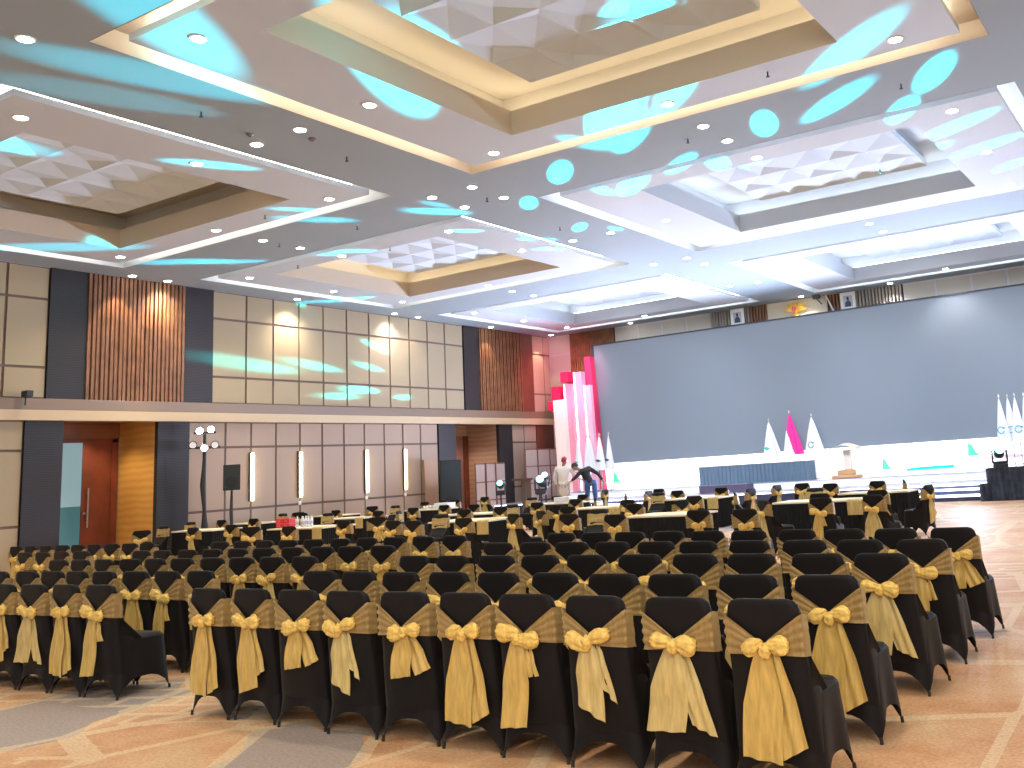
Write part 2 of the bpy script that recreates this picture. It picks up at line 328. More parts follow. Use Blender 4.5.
# ------------------------------------------------------------------ stage
ST = empty('stage_platform', (0,0,0), 0, 'wide two tier stage platform with lit blue and white steps', 'stage')
M_navy = mat('navy stage skirt', (.035,.04,.10), .6)
M_led = mat('step led', (1,1,1), emit=(.80,.86,1), es=3.2)
M_stfl = mat('glossy white stage floor', (.42,.42,.52), .25, .5)
XS0, XS1 = -25.4, 8.0
m = MB(); m.box(XS0, XS1, 31.0, YW-.2, 0, .49); m.build('lower_tier', M_navy, ST)
m = MB(); m.box(XS0, XS1, 30.98, 33.0, .49, .52); m.build('deck', M_stfl, ST)
m = MB(); m.box(XS0+2.2, XS1, 33.0, YW-.2, .52, .76); m.build('upper_tier', mat('white riser', (.8,.82,.9), .4, emit=(.85,.9,1), es=.35), ST)
m = MB(); m.box(XS0+2.2, XS1, 32.98, YW-.2, .76, .78); m.build('deck', M_stfl, ST)
m = MB()
for (xa, xb) in ((-9.3,-5.9),(-20.6,-17.3)):
    m.box(xa, xb, 30.7, 31.0, 0, .34); m.box(xa, xb, 30.4, 30.7, 0, .17)
m.build('step', M_navy, ST)
m = MB()
for (xa, xb) in ((-9.3,-5.9),(-20.6,-17.3)):
    m.box(xa, xb, 30.38, 30.7, .125, .185); m.box(xa, xb, 30.68, 31.0, .30, .355)
m.box(XS0, XS1, 30.96, 31.0, .455, .49); m.box(-9.3,-5.9, 30.94, 31.0, .44, .50)
m.build('step_light', M_led, ST)

# LED screen + lower LED band
SC = empty('video_wall', (0,0,0), 0, 'huge blank grey video screen spanning the stage wall', 'screen')
M_scr = mat('blank led screen with painted glare', (.16,.185,.22), .6, .4, bump=.05, bscale=60, emit=(.26,.33,.42), es=.30)  # emission puts stage glare into the colour of the switched-off screen
m = MB(); m.box(-22.75, 1.0, 35.2, 35.45, A(.24), A(5.38)); m.build('screen_face', M_scr, SC)
m = MB(); m.box(-22.85, -22.75, 35.12, 35.5, A(.24), A(5.43)); m.box(-22.85, 1.0, 35.15, 35.5, A(5.38), A(5.44)); m.build('frame', mat('screen frame', (.05,.06,.075), .6), SC)
LB = empty('led_banner', (0,0,0), 0, 'bright white led band below the grey screen showing a shoreline', 'led display')
m = MB(); m.box(-22.6, 3.0, 35.15, 35.3, .8, A(.24)); m.build('display_face', mat('white led', (1,1,1), emit=(.93,.96,1), es=1.9), LB)
def gfx(pts, c, nm):
    m = MB(); m.add([(x,35.13,z) for x, z in pts], [tuple(range(len(pts)))]); m.build(nm, mat('led '+nm, c, emit=c, es=.9), LB)
for gx, gz, s in ((-21.9,1.15,.75),(-10.3,1.08,.65),(-7.2,1.38,.75),(-13.2,.95,.5)):
    gfx([(gx-.25*s,gz-.1),(gx-.2*s,gz+.5*s),(gx,gz+.35*s),(gx+.12*s,gz+.05*s),(gx+.3*s,gz-.1)], (.10,.75,.35), 'green_trees')
gfx([(-9.6,.86),(-7.9,.9),(-7.9,1.02),(-9.2,1.0),(-9.6,.96)], (.0,.75,.8), 'teal_boat')
gfx([(-9.1,1.08),(-8.0,1.12),(-8.0,1.2),(-9.1,1.16)], (.85,.6,.65), 'pink_roof')
gfx([(-7.1,1.1),(-5.3,1.15),(-5.3,1.22),(-6.0,1.28),(-7.1,1.18)], (.6,.45,.5), 'village')
gfx([(-22.0,1.0),(-19.6,1.05),(-19.6,1.10),(-20.8,1.13),(-22.0,1.08)], (.6,.65,.6), 'shoreline')
gfx([(-11.0,.84),(-5.2,.90),(-5.2,.95),(-8.0,.93),(-11.0,.88)], (.55,.5,.65), 'waterline')
gfx([(-5.0,1.0),(-3.4,1.05),(-3.4,1.5),(-4.2,1.35),(-5.0,1.2)], (.2,.75,.75), 'lake')

# ------------------------------------------------------------------ stage decor columns
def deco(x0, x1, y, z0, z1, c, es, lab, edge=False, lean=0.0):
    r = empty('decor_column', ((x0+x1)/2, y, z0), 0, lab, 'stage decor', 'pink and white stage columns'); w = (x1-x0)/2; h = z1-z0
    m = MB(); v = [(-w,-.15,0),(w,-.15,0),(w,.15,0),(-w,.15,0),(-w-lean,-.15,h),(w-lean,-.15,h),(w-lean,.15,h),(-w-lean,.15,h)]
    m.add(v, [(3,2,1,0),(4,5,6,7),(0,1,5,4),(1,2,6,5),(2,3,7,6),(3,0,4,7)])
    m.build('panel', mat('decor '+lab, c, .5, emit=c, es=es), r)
    if edge:
        m = MB(); m.add([(-w,-.17,0),(-w+.07,-.17,0),(-w+.07-lean,-.17,h),(-w-lean,-.17,h)], [(0,1,2,3)]); m.build('light_edge', mat('edge light', (1,1,1), emit=(1,.9,.97), es=3), r)
    return r
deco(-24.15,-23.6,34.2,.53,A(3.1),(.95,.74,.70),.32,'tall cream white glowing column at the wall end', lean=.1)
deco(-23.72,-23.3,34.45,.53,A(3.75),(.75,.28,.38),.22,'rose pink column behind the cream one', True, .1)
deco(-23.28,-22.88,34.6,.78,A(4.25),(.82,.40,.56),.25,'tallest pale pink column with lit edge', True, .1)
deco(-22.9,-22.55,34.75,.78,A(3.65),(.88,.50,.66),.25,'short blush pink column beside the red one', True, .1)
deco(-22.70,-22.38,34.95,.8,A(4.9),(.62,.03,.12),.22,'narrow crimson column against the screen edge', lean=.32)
for (x0, x1, z0, z1, nm) in ((-24.72,-24.27,3.12,3.75,'middle crimson block beside the cream column top'),(-24.95,-24.74,2.70,3.12,'lowest crimson block nearest the corner'),(-24.2,-23.8,3.9,4.35,'topmost crimson block above the rose column')):
    r = empty('decor_block', ((x0+x1)/2, 34.75, A(z0)), 0, nm, 'stage decor', 'crimson blocks on the corner wall')
    m = MB(); w = (x1-x0)/2; m.box(-w, w, -.15, 1.10, 0, z1-z0); bevel(m.build('block', mat('crimson', (.70,.02,.10), .5, emit=(.8,.02,.12), es=.25), r), .02)

# ------------------------------------------------------------------ chairs
def chair_cover():
    m = MB(); N = 40; NV = 8
    def sq(t, w, d, p):   # superellipse-ish rounded rectangle
        c, s = cos(t), sin(t); q = (abs(c)**p + abs(s)**p)**(-1/p); return w*q*c, d*q*s
    def f(u, v):
        t = 2*pi*u + pi/4
        tx, ty = sq(t, .215, .215, 7)
        k = abs(sin(2*t))            # 1 at corners
        sd = min(abs(tx), abs(ty))/.1925; k = k**2.2
        bx, by = sq(t, .232+.012*k, .245+.012*k, 9)
        pin = 1-.07*(1-k)
        bx, by = bx*pin, by*pin
        hem = .012+.135*(1-min(1, sd)**3.6)
        w = v**.9
        z = hem+(.455-hem)*v
        pw = (1-w)
        return (bx*pw+tx*(1-pw), by*pw+ty*(1-pw)+.0, z)
    m.grid(f, N, NV, closed=True)
    # seat cushion top
    o = len(m.v); top = [f(i/N, 1) for i in range(N)]
    m.add(top+[(x*.9, y*.9, .478) for x, y, z in top]+[(0,0,.485)], [(i,(i+1) % N,N+(i+1) % N,N+i) for i in range(N)]+[(N+i,N+(i+1) % N,2*N) for i in range(N)])
    # back slab (rings from seat to top)
    K = 28; rings = []
    prof = [(.20,.226,-.205,.07),(.47,.214,-.226,.12),(.55,.209,-.244,.075),(.65,.205,-.262,.045),(.78,.200,-.272,.034),(.86,.196,-.280,.032),(.90,.186,-.284,.030),(.922,.166,-.287,.024),(.932,.138,-.288,.012)]
    for (z, w, yb, th) in prof:
        r = []
        for i in range(K):
            t = 2*pi*i/K; x, y = sq(t, w, th, 5); r.append((x, yb+th*.55+y, z))
        rings.append(r)
    vs = [p for r in rings for p in r]
    fs = [(j*K+i, j*K+(i+1) % K, (j+1)*K+(i+1) % K, (j+1)*K+i) for j in range(len(prof)-1) for i in range(K)]
    fs.append(tuple((len(prof)-1)*K+i for i in range(K)))
    m.add(vs, fs)
    # gusset from back down to the seat, both sides joined
    for s in (-1, 1):
        m.add([(s*.212,-.225,.47),(s*.212,-.02,.462),(s*.211,-.22,.66),(s*.19,-.225,.47),(s*.19,-.02,.470),(s*.19,-.22,.66)], [(0,1,2),(3,4,5),(1,2,5,4)])
    return m
def band(variant):
    rnd = random.Random(variant); m = MB(); ph = rnd.random()*6
    y_at = lambda z: -.276-(z-.60)*.05
    def fb(u, v):     # stretched fan across the rear, wrapping round both sides
        q = (2*u-1)*1.45; sg = 1 if q > 0 else -1; a = min(1, abs(q))
        zc = .695+.068*a; hh = .022+.078*a**.9
        z = zc+(v*2-1)*hh
        rip = .0055*sin(v*26+ph+u*3)*(.3+a)
        if abs(q) <= 1:
            return (.207*q, y_at(z)-.010-.016*(1-a)**1.5-rip, z)
        e = (abs(q)-1)/.45
        return (sg*(.2075+.004*min(1, e*6)+.3*rip), y_at(z)-.010-rip*(1-e)+.085*e, z-.012*e)
    m.grid(fb, 34, 16)
    m.grid(lambda u, v: (-.211+.422*u, -.205+.012*sin(v*14+u*2)*.4-(v-.5)*.018, .751+(v*2-1)*(.098+.006*sin(u*9))), 14, 8, mi=1)
    return m
OFFS = [0, -.03, .015, .03, -.015, -.04]
OX = 0
def bow(variant):
    global OX
    rnd = random.Random(variant*7+1); m = MB(); Y = -.318
    def blob(cx, cz, a, b, c, tilt):
        ct, st = cos(tilt), sin(tilt); ph = rnd.random()*6
        def f(u, v):
            t = 2*pi*u; p = pi*(v*.98+.01)
            x = a*cos(p); r = sin(p)**.8
            sgn = 1 if cx > OX else -1; tp = .55+.62*(.5+.5*sgn*x/a) if cx != OX else 1
            wob = 1+.14*sin(5*t+ph+3*x/a)+.10*sin(9*t-ph+6*x/a)
            z = b*r*cos(t)*wob*tp; y = c*r*sin(t)*wob*tp-.008*sin(14*z/b+ph)*abs(sin(t))
            return (cx+ct*x-st*z, Y+y, cz+st*x+ct*z)
        m.grid(f, 26, 14, closed=True)
    OX = OFFS[variant]; tl = rnd.uniform(-.3,.3); L = rnd.uniform(.060,.085)
    blob(OX-.066, .70+.02*rnd.uniform(-1,1), L, rnd.uniform(.038,.055), .030, tl+rnd.uniform(-.3,.2))
    blob(OX+.066, .70+.02*rnd.uniform(-1,1), L, rnd.uniform(.038,.055), .030, -tl+rnd.uniform(-.2,.3))
    blob(OX, .69, .030, .036, .036, 0)
    return m
def tail(variant, k):
    rnd = random.Random(variant*13+k); m = MB()
    x0 = (-.018 if k == 0 else .022); Lm = [(.46,.34),(.38,.28),(.52,.48),(.28,.24),(.43,.42),(.50,.22)][variant % 6][k]
    w1 = rnd.uniform(.075,.115) if k == 0 else rnd.uniform(.05,.08); dx = rnd.uniform(-.07,.05) if k == 0 else rnd.uniform(-.02,.13); ph = rnd.random()*6; sl = rnd.uniform(-.06,.06)
    def f(u, v):
        w = .030+(w1-.030)*min(1, v*2.0)**.7
        x = OFFS[variant]+x0+dx*v**1.2+(2*u-1)*w
        z = .69-(Lm+sl*(2*u-1))*v
        y = -.306+.016*k-.011*sin((2*u-1)*(6+k)+ph+v*1.5)*(.4+v*.5)-.004*sin(v*9+ph)
        return (x, y, z)
    m.grid(f, 18, 18)
    return m
cover_mesh = None; NVAR = 6; protos = []
def make_chair(variant):
    global cover_mesh
    root = empty('banquet_chair', (0,0,0), 0, 'chair', 'chair')
    if cover_mesh is None:
        c = chair_cover().build('cover', M_cover, root, True); cover_mesh = c.data
    else:
        c = bpy.data.objects.new('cover', cover_mesh); COL.objects.link(c); c.parent = root
    s = band(variant).build('sash', [M_band, M_goldfront], root, True)
    b = bow(variant).build('bow', M_gold, root, True)
    for k in (0, 1): t = tail(variant, k).build('tail', M_tail2 if variant in (1, 4) else M_tail, root, True)
    for sx in (-1, 1):
        for sy in (-1, 1):
            m = MB(); m.tube([(sx*.226,sy*.240,0),(sx*.224,sy*.238,.035)], [.011,.010], 8); m.build('foot', M_foot, root)
    return root
used = []
protos = [make_chair(v) for v in range(NVAR)]
seq = [0]
tailword = ['uneven long tails', 'medium tails', 'extra long tails', 'short tails', 'even long tails', 'one long tail']
def place_chair(x, y, fr, label, group, v=None, feet=True):
    v = seq[0] % NVAR if v is None else v; seq[0] += random.choice((1, 2, 5))
    p = protos[v]
    if v not in used: used.append(v); o = p
    else: o = copy_tree(p)
    o.location = (x, y, 0); o.rotation_euler = (0,0,radians(fr)); o['label'] = label; o['group'] = group
    return o
ordn = ['first','second','third','fourth','fifth','sixth','seventh','eighth','ninth','tenth']
rows = ['rearmost row','second row from rear','middle row','second row from front','foremost row']
Ay = [(4.62,.035),(5.55,.055),(6.72,.055),(7.72,.11),(8.78,.13)]; By = [4.9,5.87,7.06,8.18,9.42]
vars_row1 = [2, 4, 1, 5, 2, 3, 1, 3, 0, 2]
for r in range(5):
    for i in range(10):
        x = -2.06-.512*i; y = Ay[r][0]+Ay[r][1]*(i*.512)+.28
        place_chair(x+random.uniform(-.015,.015), y+random.uniform(-.02,.02), random.uniform(-3,3), 'black chair, gold bow, %s from open carpet, %s, carpet side block' % (ordn[i], rows[r]), 'chairs of the block beside the open carpet', vars_row1[i] if r == 0 else None)
    for i in range(10):
        if r < 2 and i > (5 if r == 0 else 8): continue
        x = -8.32-.512*i
        place_chair(x+random.uniform(-.015,.015), By[r]+.28+random.uniform(-.02,.02), random.uniform(-3,3), 'black chair, gold bow, %s from centre aisle, %s, middle block' % (ordn[i], rows[r]), 'chairs of the middle block', [5,2,4,0][i % 4] if r == 0 else None)
for i in range(4):
    place_chair(-14.6-.51*i, 8.3+.28, random.uniform(-3,3), 'black chair, gold bow, %s from narrow aisle, second front row, doorway block' % ordn[i], 'chairs of the block near the doorway')
for i in range(9):
    place_chair(-15.0-.495*i, 9.6+.28, random.uniform(-3,3), 'black chair, gold bow, %s from narrow aisle, foremost row, doorway block' % ordn[i], 'chairs of the block near the doorway')

# ------------------------------------------------------------------ tables
TABLES = [(-9.38,-8.0,15.3,16.3),(-7.73,-5.85,18.2,19.1),(-7.4,-5.8,21.2,22.1),(-12.5,-10.9,22.3,23.2),(-13.4,-12.1,19.3,20.2),(-14.7,-13.0,15.8,16.8),(-17.1,-15.4,18.8,19.7),(-17.6,-16.0,23.2,24.1),(-19.4,-17.5,15.4,16.4),(-21.9,-20.3,19.3,20.2),(-22.4,-20.9,23.0,23.9),(-23.8,-22.1,15.9,16.8),(-25.1,-23.7,18.65,19.45),(-25.1,-23.8,21.7,22.5)]
trow = lambda y: 'rear' if y < 17.5 else 'middle' if y < 21 else 'front'
def skirt(mb, x0, x1, y0, y1, z0, z1, p=.06, amp=.012):
    per = [(x0,y0,x1,y0),(x1,y0,x1,y1),(x1,y1,x0,y1),(x0,y1,x0,y0)]
    pts = []
    for a, b, c, d in per:
        L = math.hypot(c-a, d-b); n = max(4, int(L/p)*2); nx, ny = (d-b)/L, -(c-a)/L
        for k in range(n):
            t = k/n; q = amp*(1 if k % 2 else -1) if k else 0
            pts.append((a+(c-a)*t+nx*q, b+(d-b)*t+ny*q))
    n = len(pts); mb.add([(x,y,z0) for x, y in pts]+[(x,y,z1) for x, y in pts], [(i,(i+1) % n,n+(i+1) % n,n+i) for i in range(n)])
names = ['second from carpet','nearest the carpet','nearest the carpet','third from carpet','second from carpet','centre one','centre one','centre one','second from wall','second from wall','second from wall','nearest the wall','nearest the wall','nearest the wall']
for i, (x0, x1, y0, y1) in enumerate(TABLES):
    t = empty('meeting_table', ((x0+x1)/2, (y0+y1)/2, 0), 0, 'black skirted table with cream top in the %s table row, %s' % (trow(y0), names[i]), 'table', 'skirted tables behind the chair block')
    hx, hy = (x1-x0)/2, (y1-y0)/2
    m = MB(); m.box(-hx, hx, -hy, hy, .72, .755); bevel(m.build('table_top', M_cream, t), .008)
    m = MB(); skirt(m, -hx+.01, hx-.01, -hy+.01, hy-.01, .02, .72); m.build('table_skirt', M_skirt, t)
    for sx in (-1, 1):
        for sy in (-1, 1):
            m = MB(); m.tube([(sx*(hx-.15),sy*(hy-.15),0),(sx*(hx-.15),sy*(hy-.15),.72)], .02, 8); m.build('leg', M_metal, t)
    if i in (1, 4, 5, 8, 9, 3, 12):
        s = 1
        r = MB(); w = .15; X = x1-.18 if i != 4 else x1-.05
        r.grid(lambda u, v: (X-w+2*w*u, y0-.012-.01*sin(u*11) + (0 if v < .6 else (v-.6)*1.2), .762 if v > .6 else .47+.29*v/.6), 10, 12)
        tag(r.build('table_runner', M_goldfront, None, True), 'gold cloth draped over the edge of the %s row table %s' % (trow(y0), names[i]), 'cloth', 'gold cloths on the tables')

TCH = [(-11.77,13.85,0),(-14.32,18.09,0),(-11.18,14.65,-20),(-22.92,27.91,0),(-17.28,20.65,0),(-15.0,17.62,0),(-22.6,25.95,0),(-14.61,19.89,0),(-15.0,18.86,180),(-18.1,23.8,180),(-17.35,24.6,0),(-11.08,15.4,-30),(-12.5,17.3,60),(-11.5,16.75,0),(-9.45,13.83,0),(-16.5,24.75,0),(-14.29,21.11,0),(-18.8,28.9,90),(-13.48,21.1,-80),(-8.11,13.15,0),(-9.7,14.6,180),(-9.88,16.71,0),(-11.43,19.0,0),(-14.58,24.67,90),(-14.91,26.6,0),(-12.85,22.4,180),(-12.89,24.06,0),(-9.5,17.3,70),(-9.94,19.37,0),(-6.85,13.53,0),(-11.85,24.71,0),(-9.29,20.48,-70),(-10.2,22.2,80),(-5.98,13.32,0),(-6.67,15.92,-40),(-10.38,24.3,80),(-9.7,24.9,30),(-7.65,20.21,180),(-8.27,23.5,0),(-6.43,17.7,0),(-5.73,15.82,0),(-7.12,23.63,0),(-5.45,18.08,0),(-4.86,16.1,-15),(-6.2,23.4,-75),(-5.11,19.22,75),(-21.61,13.69,60),(-23.47,15.21,180),(-24.7,16.83,180),(-20.16,14.28,0),(-23.9,17.75,0),(-24.9,20.1,180),(-19.6,14.86,0),(-22.49,17.71,0),(-17.33,13.51,30),(-24.9,20.9,60),(-15.72,13.27,0),(-23.6,20.3,0),(-21.33,18.7,180),(-23.3,21.3,0),(-15.71,14.66,0),(-24.3,23.4,60),(-19.27,19.11,0),(-15.87,15.45,50),(-22.56,22.53,180),(-17.75,18.42,-60),(-13.52,13.86,0),(-19.15,20.29,0),(-12.73,13.58,0),(-14.0,15.2,180),(-23.5,25.41,0),(-18.97,21.35,0),(-23.86,26.19,180)]
face = lambda f: 'facing stage' if abs(f) < 35 else 'facing camera' if abs(f) > 120 else 'turned sideways'
cnt = {}
for (x, y, f) in TCH:
    k = min(range(len(TABLES)), key=lambda i: math.hypot((TABLES[i][0]+TABLES[i][1])/2-x, (TABLES[i][2]+TABLES[i][3])/2-y))
    T = TABLES[k]; sd = 'rear' if y < T[2] else 'stage' if y > T[3] else 'wall' if x < T[0] else 'carpet'
    q = (k, sd, face(f)); cnt[q] = cnt.get(q, 0)+1
    extra = '' if cnt[q] == 1 else (' farther out' if cnt[q] == 2 else ' farthest out' if cnt[q] == 3 else ' isolated')
    place_chair(x, y, f, 'gold sashed chair%s %s, %s side of %s row table %s' % (extra, face(f), sd, trow(T[2]), names[k]), 'chairs around the skirted tables')
for p in range(NVAR):
    if p not in used: print('unused proto', p)

# things on tables
def bottle(x, y, z, lab):
    b = empty('water_bottle', (x,y,z), 0, lab, 'bottle', 'water bottles on the rear table')
    m = MB(); m.lathe([(.0,0),(.032,0),(.034,.02),(.034,.15),(.03,.18),(.014,.21),(.013,.225)], n=12); m.build('bottle_body', mat('clear plastic', (.85,.88,.95), .15, .6), b, True)
    m = MB(); m.lathe([(.0,.222),(.016,.222),(.016,.245),(0,.245)], n=10); m.build('cap', mat('cap', (.9,.9,.95), .4), b)
    m = MB(); m.lathe([(.0345,.06),(.0352,.06),(.0352,.13),(.0345,.13)], n=12); m.build('paper_band', mat('label band', (.55,.5,.65), .5), b)
for i, (dx, dy) in enumerate(((0,0),(.10,.06),(.2,.0),(.32,.05),(.06,.2),(.26,.2))):
    bottle(-18.75+dx, 15.75+dy, .755, 'clear water bottle beside the red boxes, ' + ['nearest them','second nearest them','standing in front centre','at the far end of the cluster','behind the nearest one','behind the end one'][i])
for i in range(2):
    for k in range(2):
        b = empty('snack_box', (-19.28+.24*i, 15.75+.0*k, .755+.11*k), 0, 'red and white snack box, %s of the %s stack' % (('bottom','top')[k], ('wall side','bottle side')[i]), 'box', 'red snack boxes on the rear table')
        m = MB(); m.box(-.11,.11,-.09,.09,0,.085); bevel(m.build('box_body', mat('red card', (.75,.03,.05), .5), b), .006)
        m = MB(); m.box(-.112,.112,-.092,.092,.085,.108); m.box(-.03,.03,-.094,-.09,.02,.07); m.build('lid', mat('red lid', (.8,.08,.09), .5), b)
        m = MB(); m.add([(-.035,-.0935,.025),(.035,-.0935,.025),(.035,-.0935,.065),(-.035,-.0935,.065)], [(0,1,2,3)]); m.build('white_patch', M_white, b)
def cup(x, y, z, lab, g):
    m = MB(); m.lathe([(0,0),(.03,0),(.042,.10),(.038,.10),(.027,.01)], n=12); q = m.build('cup', mat('white cup', (.85,.85,.85), .4), None, True); q.location = (x,y,z); tag(q, lab, 'cup', g)
for i in range(4): cup(-21.9+.13*i, 23.4, .755, 'white cup on the stage side table at the wall, %s in the line' % ordn[i], 'white cups on a table')
def box_white(x, y, z, lab):
    m = MB(); m.box(-.28,.28,-.2,.2,0,.16); q = bevel(m.build('carton', mat('white carton', (.8,.8,.82), .6), None), .01); q.location = (x,y,z); tag(q, lab, 'box')
box_white(-21.3, 23.7, .755, 'white carton on the stage side table near the wall')
box_white(-16.6, 23.7, .755, 'white carton on the stage side middle column table')
m = MB(); m.lathe([(0,0),(.035,0),(.035,.2),(.015,.24),(.015,.28),(0,.28)], n=12); q = m.build('bottle', mat('brown bottle', (.1,.05,.03), .3), None, True); q.location = (-12.0,19.6,.755); tag(q, 'dark bottle on the middle row table with gold cloth', 'bottle')

# ------------------------------------------------------------------ stage furniture
def skirted(name, x0, x1, y0, y1, zb, lab, cat, ms, h=.72, top=M_white, p=.07):
    t = empty(name, ((x0+x1)/2,(y0+y1)/2,zb), 0, lab, cat); hx, hy = (x1-x0)/2, (y1-y0)/2
    m = MB(); m.box(-hx,hx,-hy,hy,h-.03,h); bevel(m.build('table_top', top, t), .01)
    m = MB(); skirt(m,-hx+.01,hx-.01,-hy+.01,hy-.01,.0,h-.03,p,.022); m.build('table_skirt', ms, t)
    return t
skirted('head_table', -17.25, -12.75, 33.7, 34.45, .78, 'long head table with grey blue pleated skirt on the stage', 'table', mat('grey blue pleated skirt', (.13,.20,.28), .6), p=.16)
t = empty('portable_step', (-15.55, 32.5, .52), 0, 'dark purple carpeted step block below the head table', 'step')
m = MB(); m.box(-.95,.95,-.35,.35,0,.26); bevel(m.build('step_block', mat('dark purple carpet', (.12,.10,.17), .8), t), .02)
m = MB(); m.box(-.96,.96,-.36,.36,.26,.28); m.build('tread', mat('purple tread', (.2,.17,.26), .7), t)
# lectern on stage
t = empty('lectern', (-11.3, 33.6, .78), 0, 'white lectern with cream top and tan base on the stage', 'lectern')
m = MB(); m.box(-.5,.5,-.25,.25,0,.12); m.box(-.3,.3,-.18,.18,.12,.3); bevel(m.build('base', mat('tan wood', (.62,.36,.18), .5), t), .03)
m = MB(); m.box(-.05,.22,-.1,.1,.3,1.0); bevel(m.build('pillar', mat('cream pillar', (.85,.78,.72), .4), t), .02)
m = MB(); m.grid(lambda u, v: (-.62+1.24*u, -.3+.6*v, 1.0+.08*v+.16*sin(pi*u)**2), 16, 6); m.box(-.64,.64,-.32,.32,.97,1.0); m.build('top', mat('cream lectern top', (.85,.72,.58), .4), t)
# side lectern by the wall
t = empty('side_lectern', (-22.9, 30.0, 0), radians(20), 'dark brown wooden lectern standing beside the lit moving heads', 'lectern')
m = MB(); m.box(-.42,.42,-.28,.28,1.42,1.50); bevel(m.build('top', mat('dark lectern wood', (.10,.05,.04), .4), t), .02)
m = MB(); m.box(-.08,.08,-.1,.1,.1,1.42); m.box(.1,.3,-.14,-.1,.1,1.42); m.build('pillar', mat('lectern pillar', (.16,.10,.09), .4), t)
m = MB(); m.box(-.35,.35,-.28,.28,0,.1); bevel(m.build('base', mat('dark lectern wood', (.10,.05,.04), .4), t), .02)

# flags
def flag(x, y, zb, h, w, lab, cm=M_white, emblem=None, two=None, grp=None):
    r = empty('flag', (x,y,zb), random.uniform(-.2,.2), lab, 'flag', grp)
    m = MB(); m.tube([(0,0,.04),(0,0,h+.05)], .018, 8); m.build('pole', M_metal, r)
    m = MB(); m.lathe([(0,0),(.16,0),(.16,.03),(.03,.05),(0,.06)]); m.build('base', M_metal, r)
    m = MB(); m.lathe([(0,h+.02),(.025,h+.04),(.03,h+.08),(0,h+.16)], n=8); m.build('finial', mat('finial', (.9,.8,.6), .3, metal=.6), r, True)
    ph = random.random()*6
    def f(u, v):
        t = 2*pi*u; rr = (.012+w*v**.85)*(1+.20*sin(5*t+ph))
        return (rr*cos(t)*1.0+.10*v*w, -.02+rr*.55*sin(t), h-(h*.62)*v)
    m = MB(); m.grid(f, *((80, 40) if two else (36, 12)), closed=True)
    mats = [cm]
    if two: mats.append(two)
    ob = m.build('cloth', mats, r, True)
    if two:
        for p in ob.data.polygons:
            c = p.center
            if c.x > -.9*w + (h*.98-c.z)*.34*w/.4: p.material_index = 1
    if emblem:
        cc, kind = emblem; m = MB(); zc = h*.55; 
        if kind == 'ring':
            pts = [( .11*cos(t/10*pi*2*.86+.6), -w*.62-.03, zc+.11*sin(t/10*pi*2*.86+.6)) for t in range(11)]; m.tube(pts, .016, 6)
            m.add([(.06,-w*.62-.05,zc+.1),(.15,-w*.62-.05,zc+.09),(.1,-w*.62-.05,zc+.02)], [(0,1,2)])
        else:
            m.add([(-.2,-w*.6-.04,zc+.02),(-.05,-w*.6-.05,zc+.07),(.1,-w*.6-.04,zc+.0),(-.05,-w*.6-.05,zc-.05)], [(0,1,2,3)])
        m.build('emblem', mat('flag emblem', cc, .5), r)
    return r
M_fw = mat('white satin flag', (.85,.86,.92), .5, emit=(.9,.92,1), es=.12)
flag(-14.6, 34.75, .78, 2.25, .36, 'white flag with small green swoosh behind the head table', M_fw, ((.02,.6,.4),'swoosh'), grp='flags behind the head table')
flag(-13.75, 34.8, .78, 2.5, .35, 'red and white national flag behind the head table', M_fw, None, mat('magenta red satin', (.75,.02,.28), .5, emit=(.8,.03,.3), es=.2), 'flags behind the head table')
flag(-12.85, 34.75, .78, 2.3, .36, 'white flag with dark green ring emblem behind the head table', M_fw, ((.05,.25,.22),'ring'), grp='flags behind the head table')
fl = [(-22.75,33.6),(-22.45,33.85),(-22.15,33.6),(-21.9,33.9),(-21.62,33.55),(-21.35,33.8)]
fn = ['nearest the pink columns','second out from the pink columns','third out from the pink columns','with grey green emblem, fourth out','fifth out with dark marks','outermost against the grey screen']
for i, (x, y) in enumerate(fl):
    flag(x, y, .78, 2.2+.03*(i % 2), .19, 'slim white flag in the row by the screen, '+fn[i], M_fw, ((.05,.12,.12) if i > 3 else (.2,.5,.45),'swoosh') if i in (0,3,4,5) else None, grp='white flags beside the pink columns')
fl = [(-5.95,34.1),(-5.72,34.35),(-5.45,34.1),(-5.2,34.4),(-4.95,34.1)]
for i, (x, y) in enumerate(fl):
    flag(x, y, .78, 2.35, .20, 'white flag with teal emblem beside the flight case, '+['nearest the lectern','second from the lectern','middle one','fourth from the lectern','farthest from the lectern'][i], M_fw, ((.0,.45,.55),'ring'), grp='white flags at the open carpet end')

# moving head lights
def moving_head(x, y, z, lab, rz, lit=True, sc_=1.0):
    r = empty('moving_head_light', (x,y,z), rz, lab, 'stage light', 'moving head stage lights'); r.scale = (sc_,)*3
    m = MB(); m.box(-.17,.17,-.13,.13,0,.10); bevel(m.build('base', M_dark, r), .02)
    m = MB(); m.box(-.19,-.15,-.06,.06,.1,.42); m.box(.15,.19,-.06,.06,.1,.42); m.box(-.19,.19,-.06,.06,.1,.15); bevel(m.build('yoke', M_dark, r), .015)
    m = MB(); m.tube([(0,.16,.28),(0,.05,.33),(0,-.10,.40),(0,-.17,.43)], [.07,.13,.13,.12], 16); m.build('head', M_dark, r, True)
    m = MB(); m.tube([(0,-.17,.43),(0,-.185,.436)], [.112,.10], 16); m.build('lens', mat('lit lens', (1,1,1), emit=(.10,.85,1), es=3.5), r)
moving_head(-23.5, 29.3, .95, 'lone moving head with cyan lens nearest the side door', .5)
moving_head(-21.6, 29.3, .9, 'lower moving head with cyan lens beside the wooden lectern', .5, sc_=1.25)
moving_head(-21.9, 30.0, 1.15, 'upper moving head with cyan lens behind its neighbour', .5)
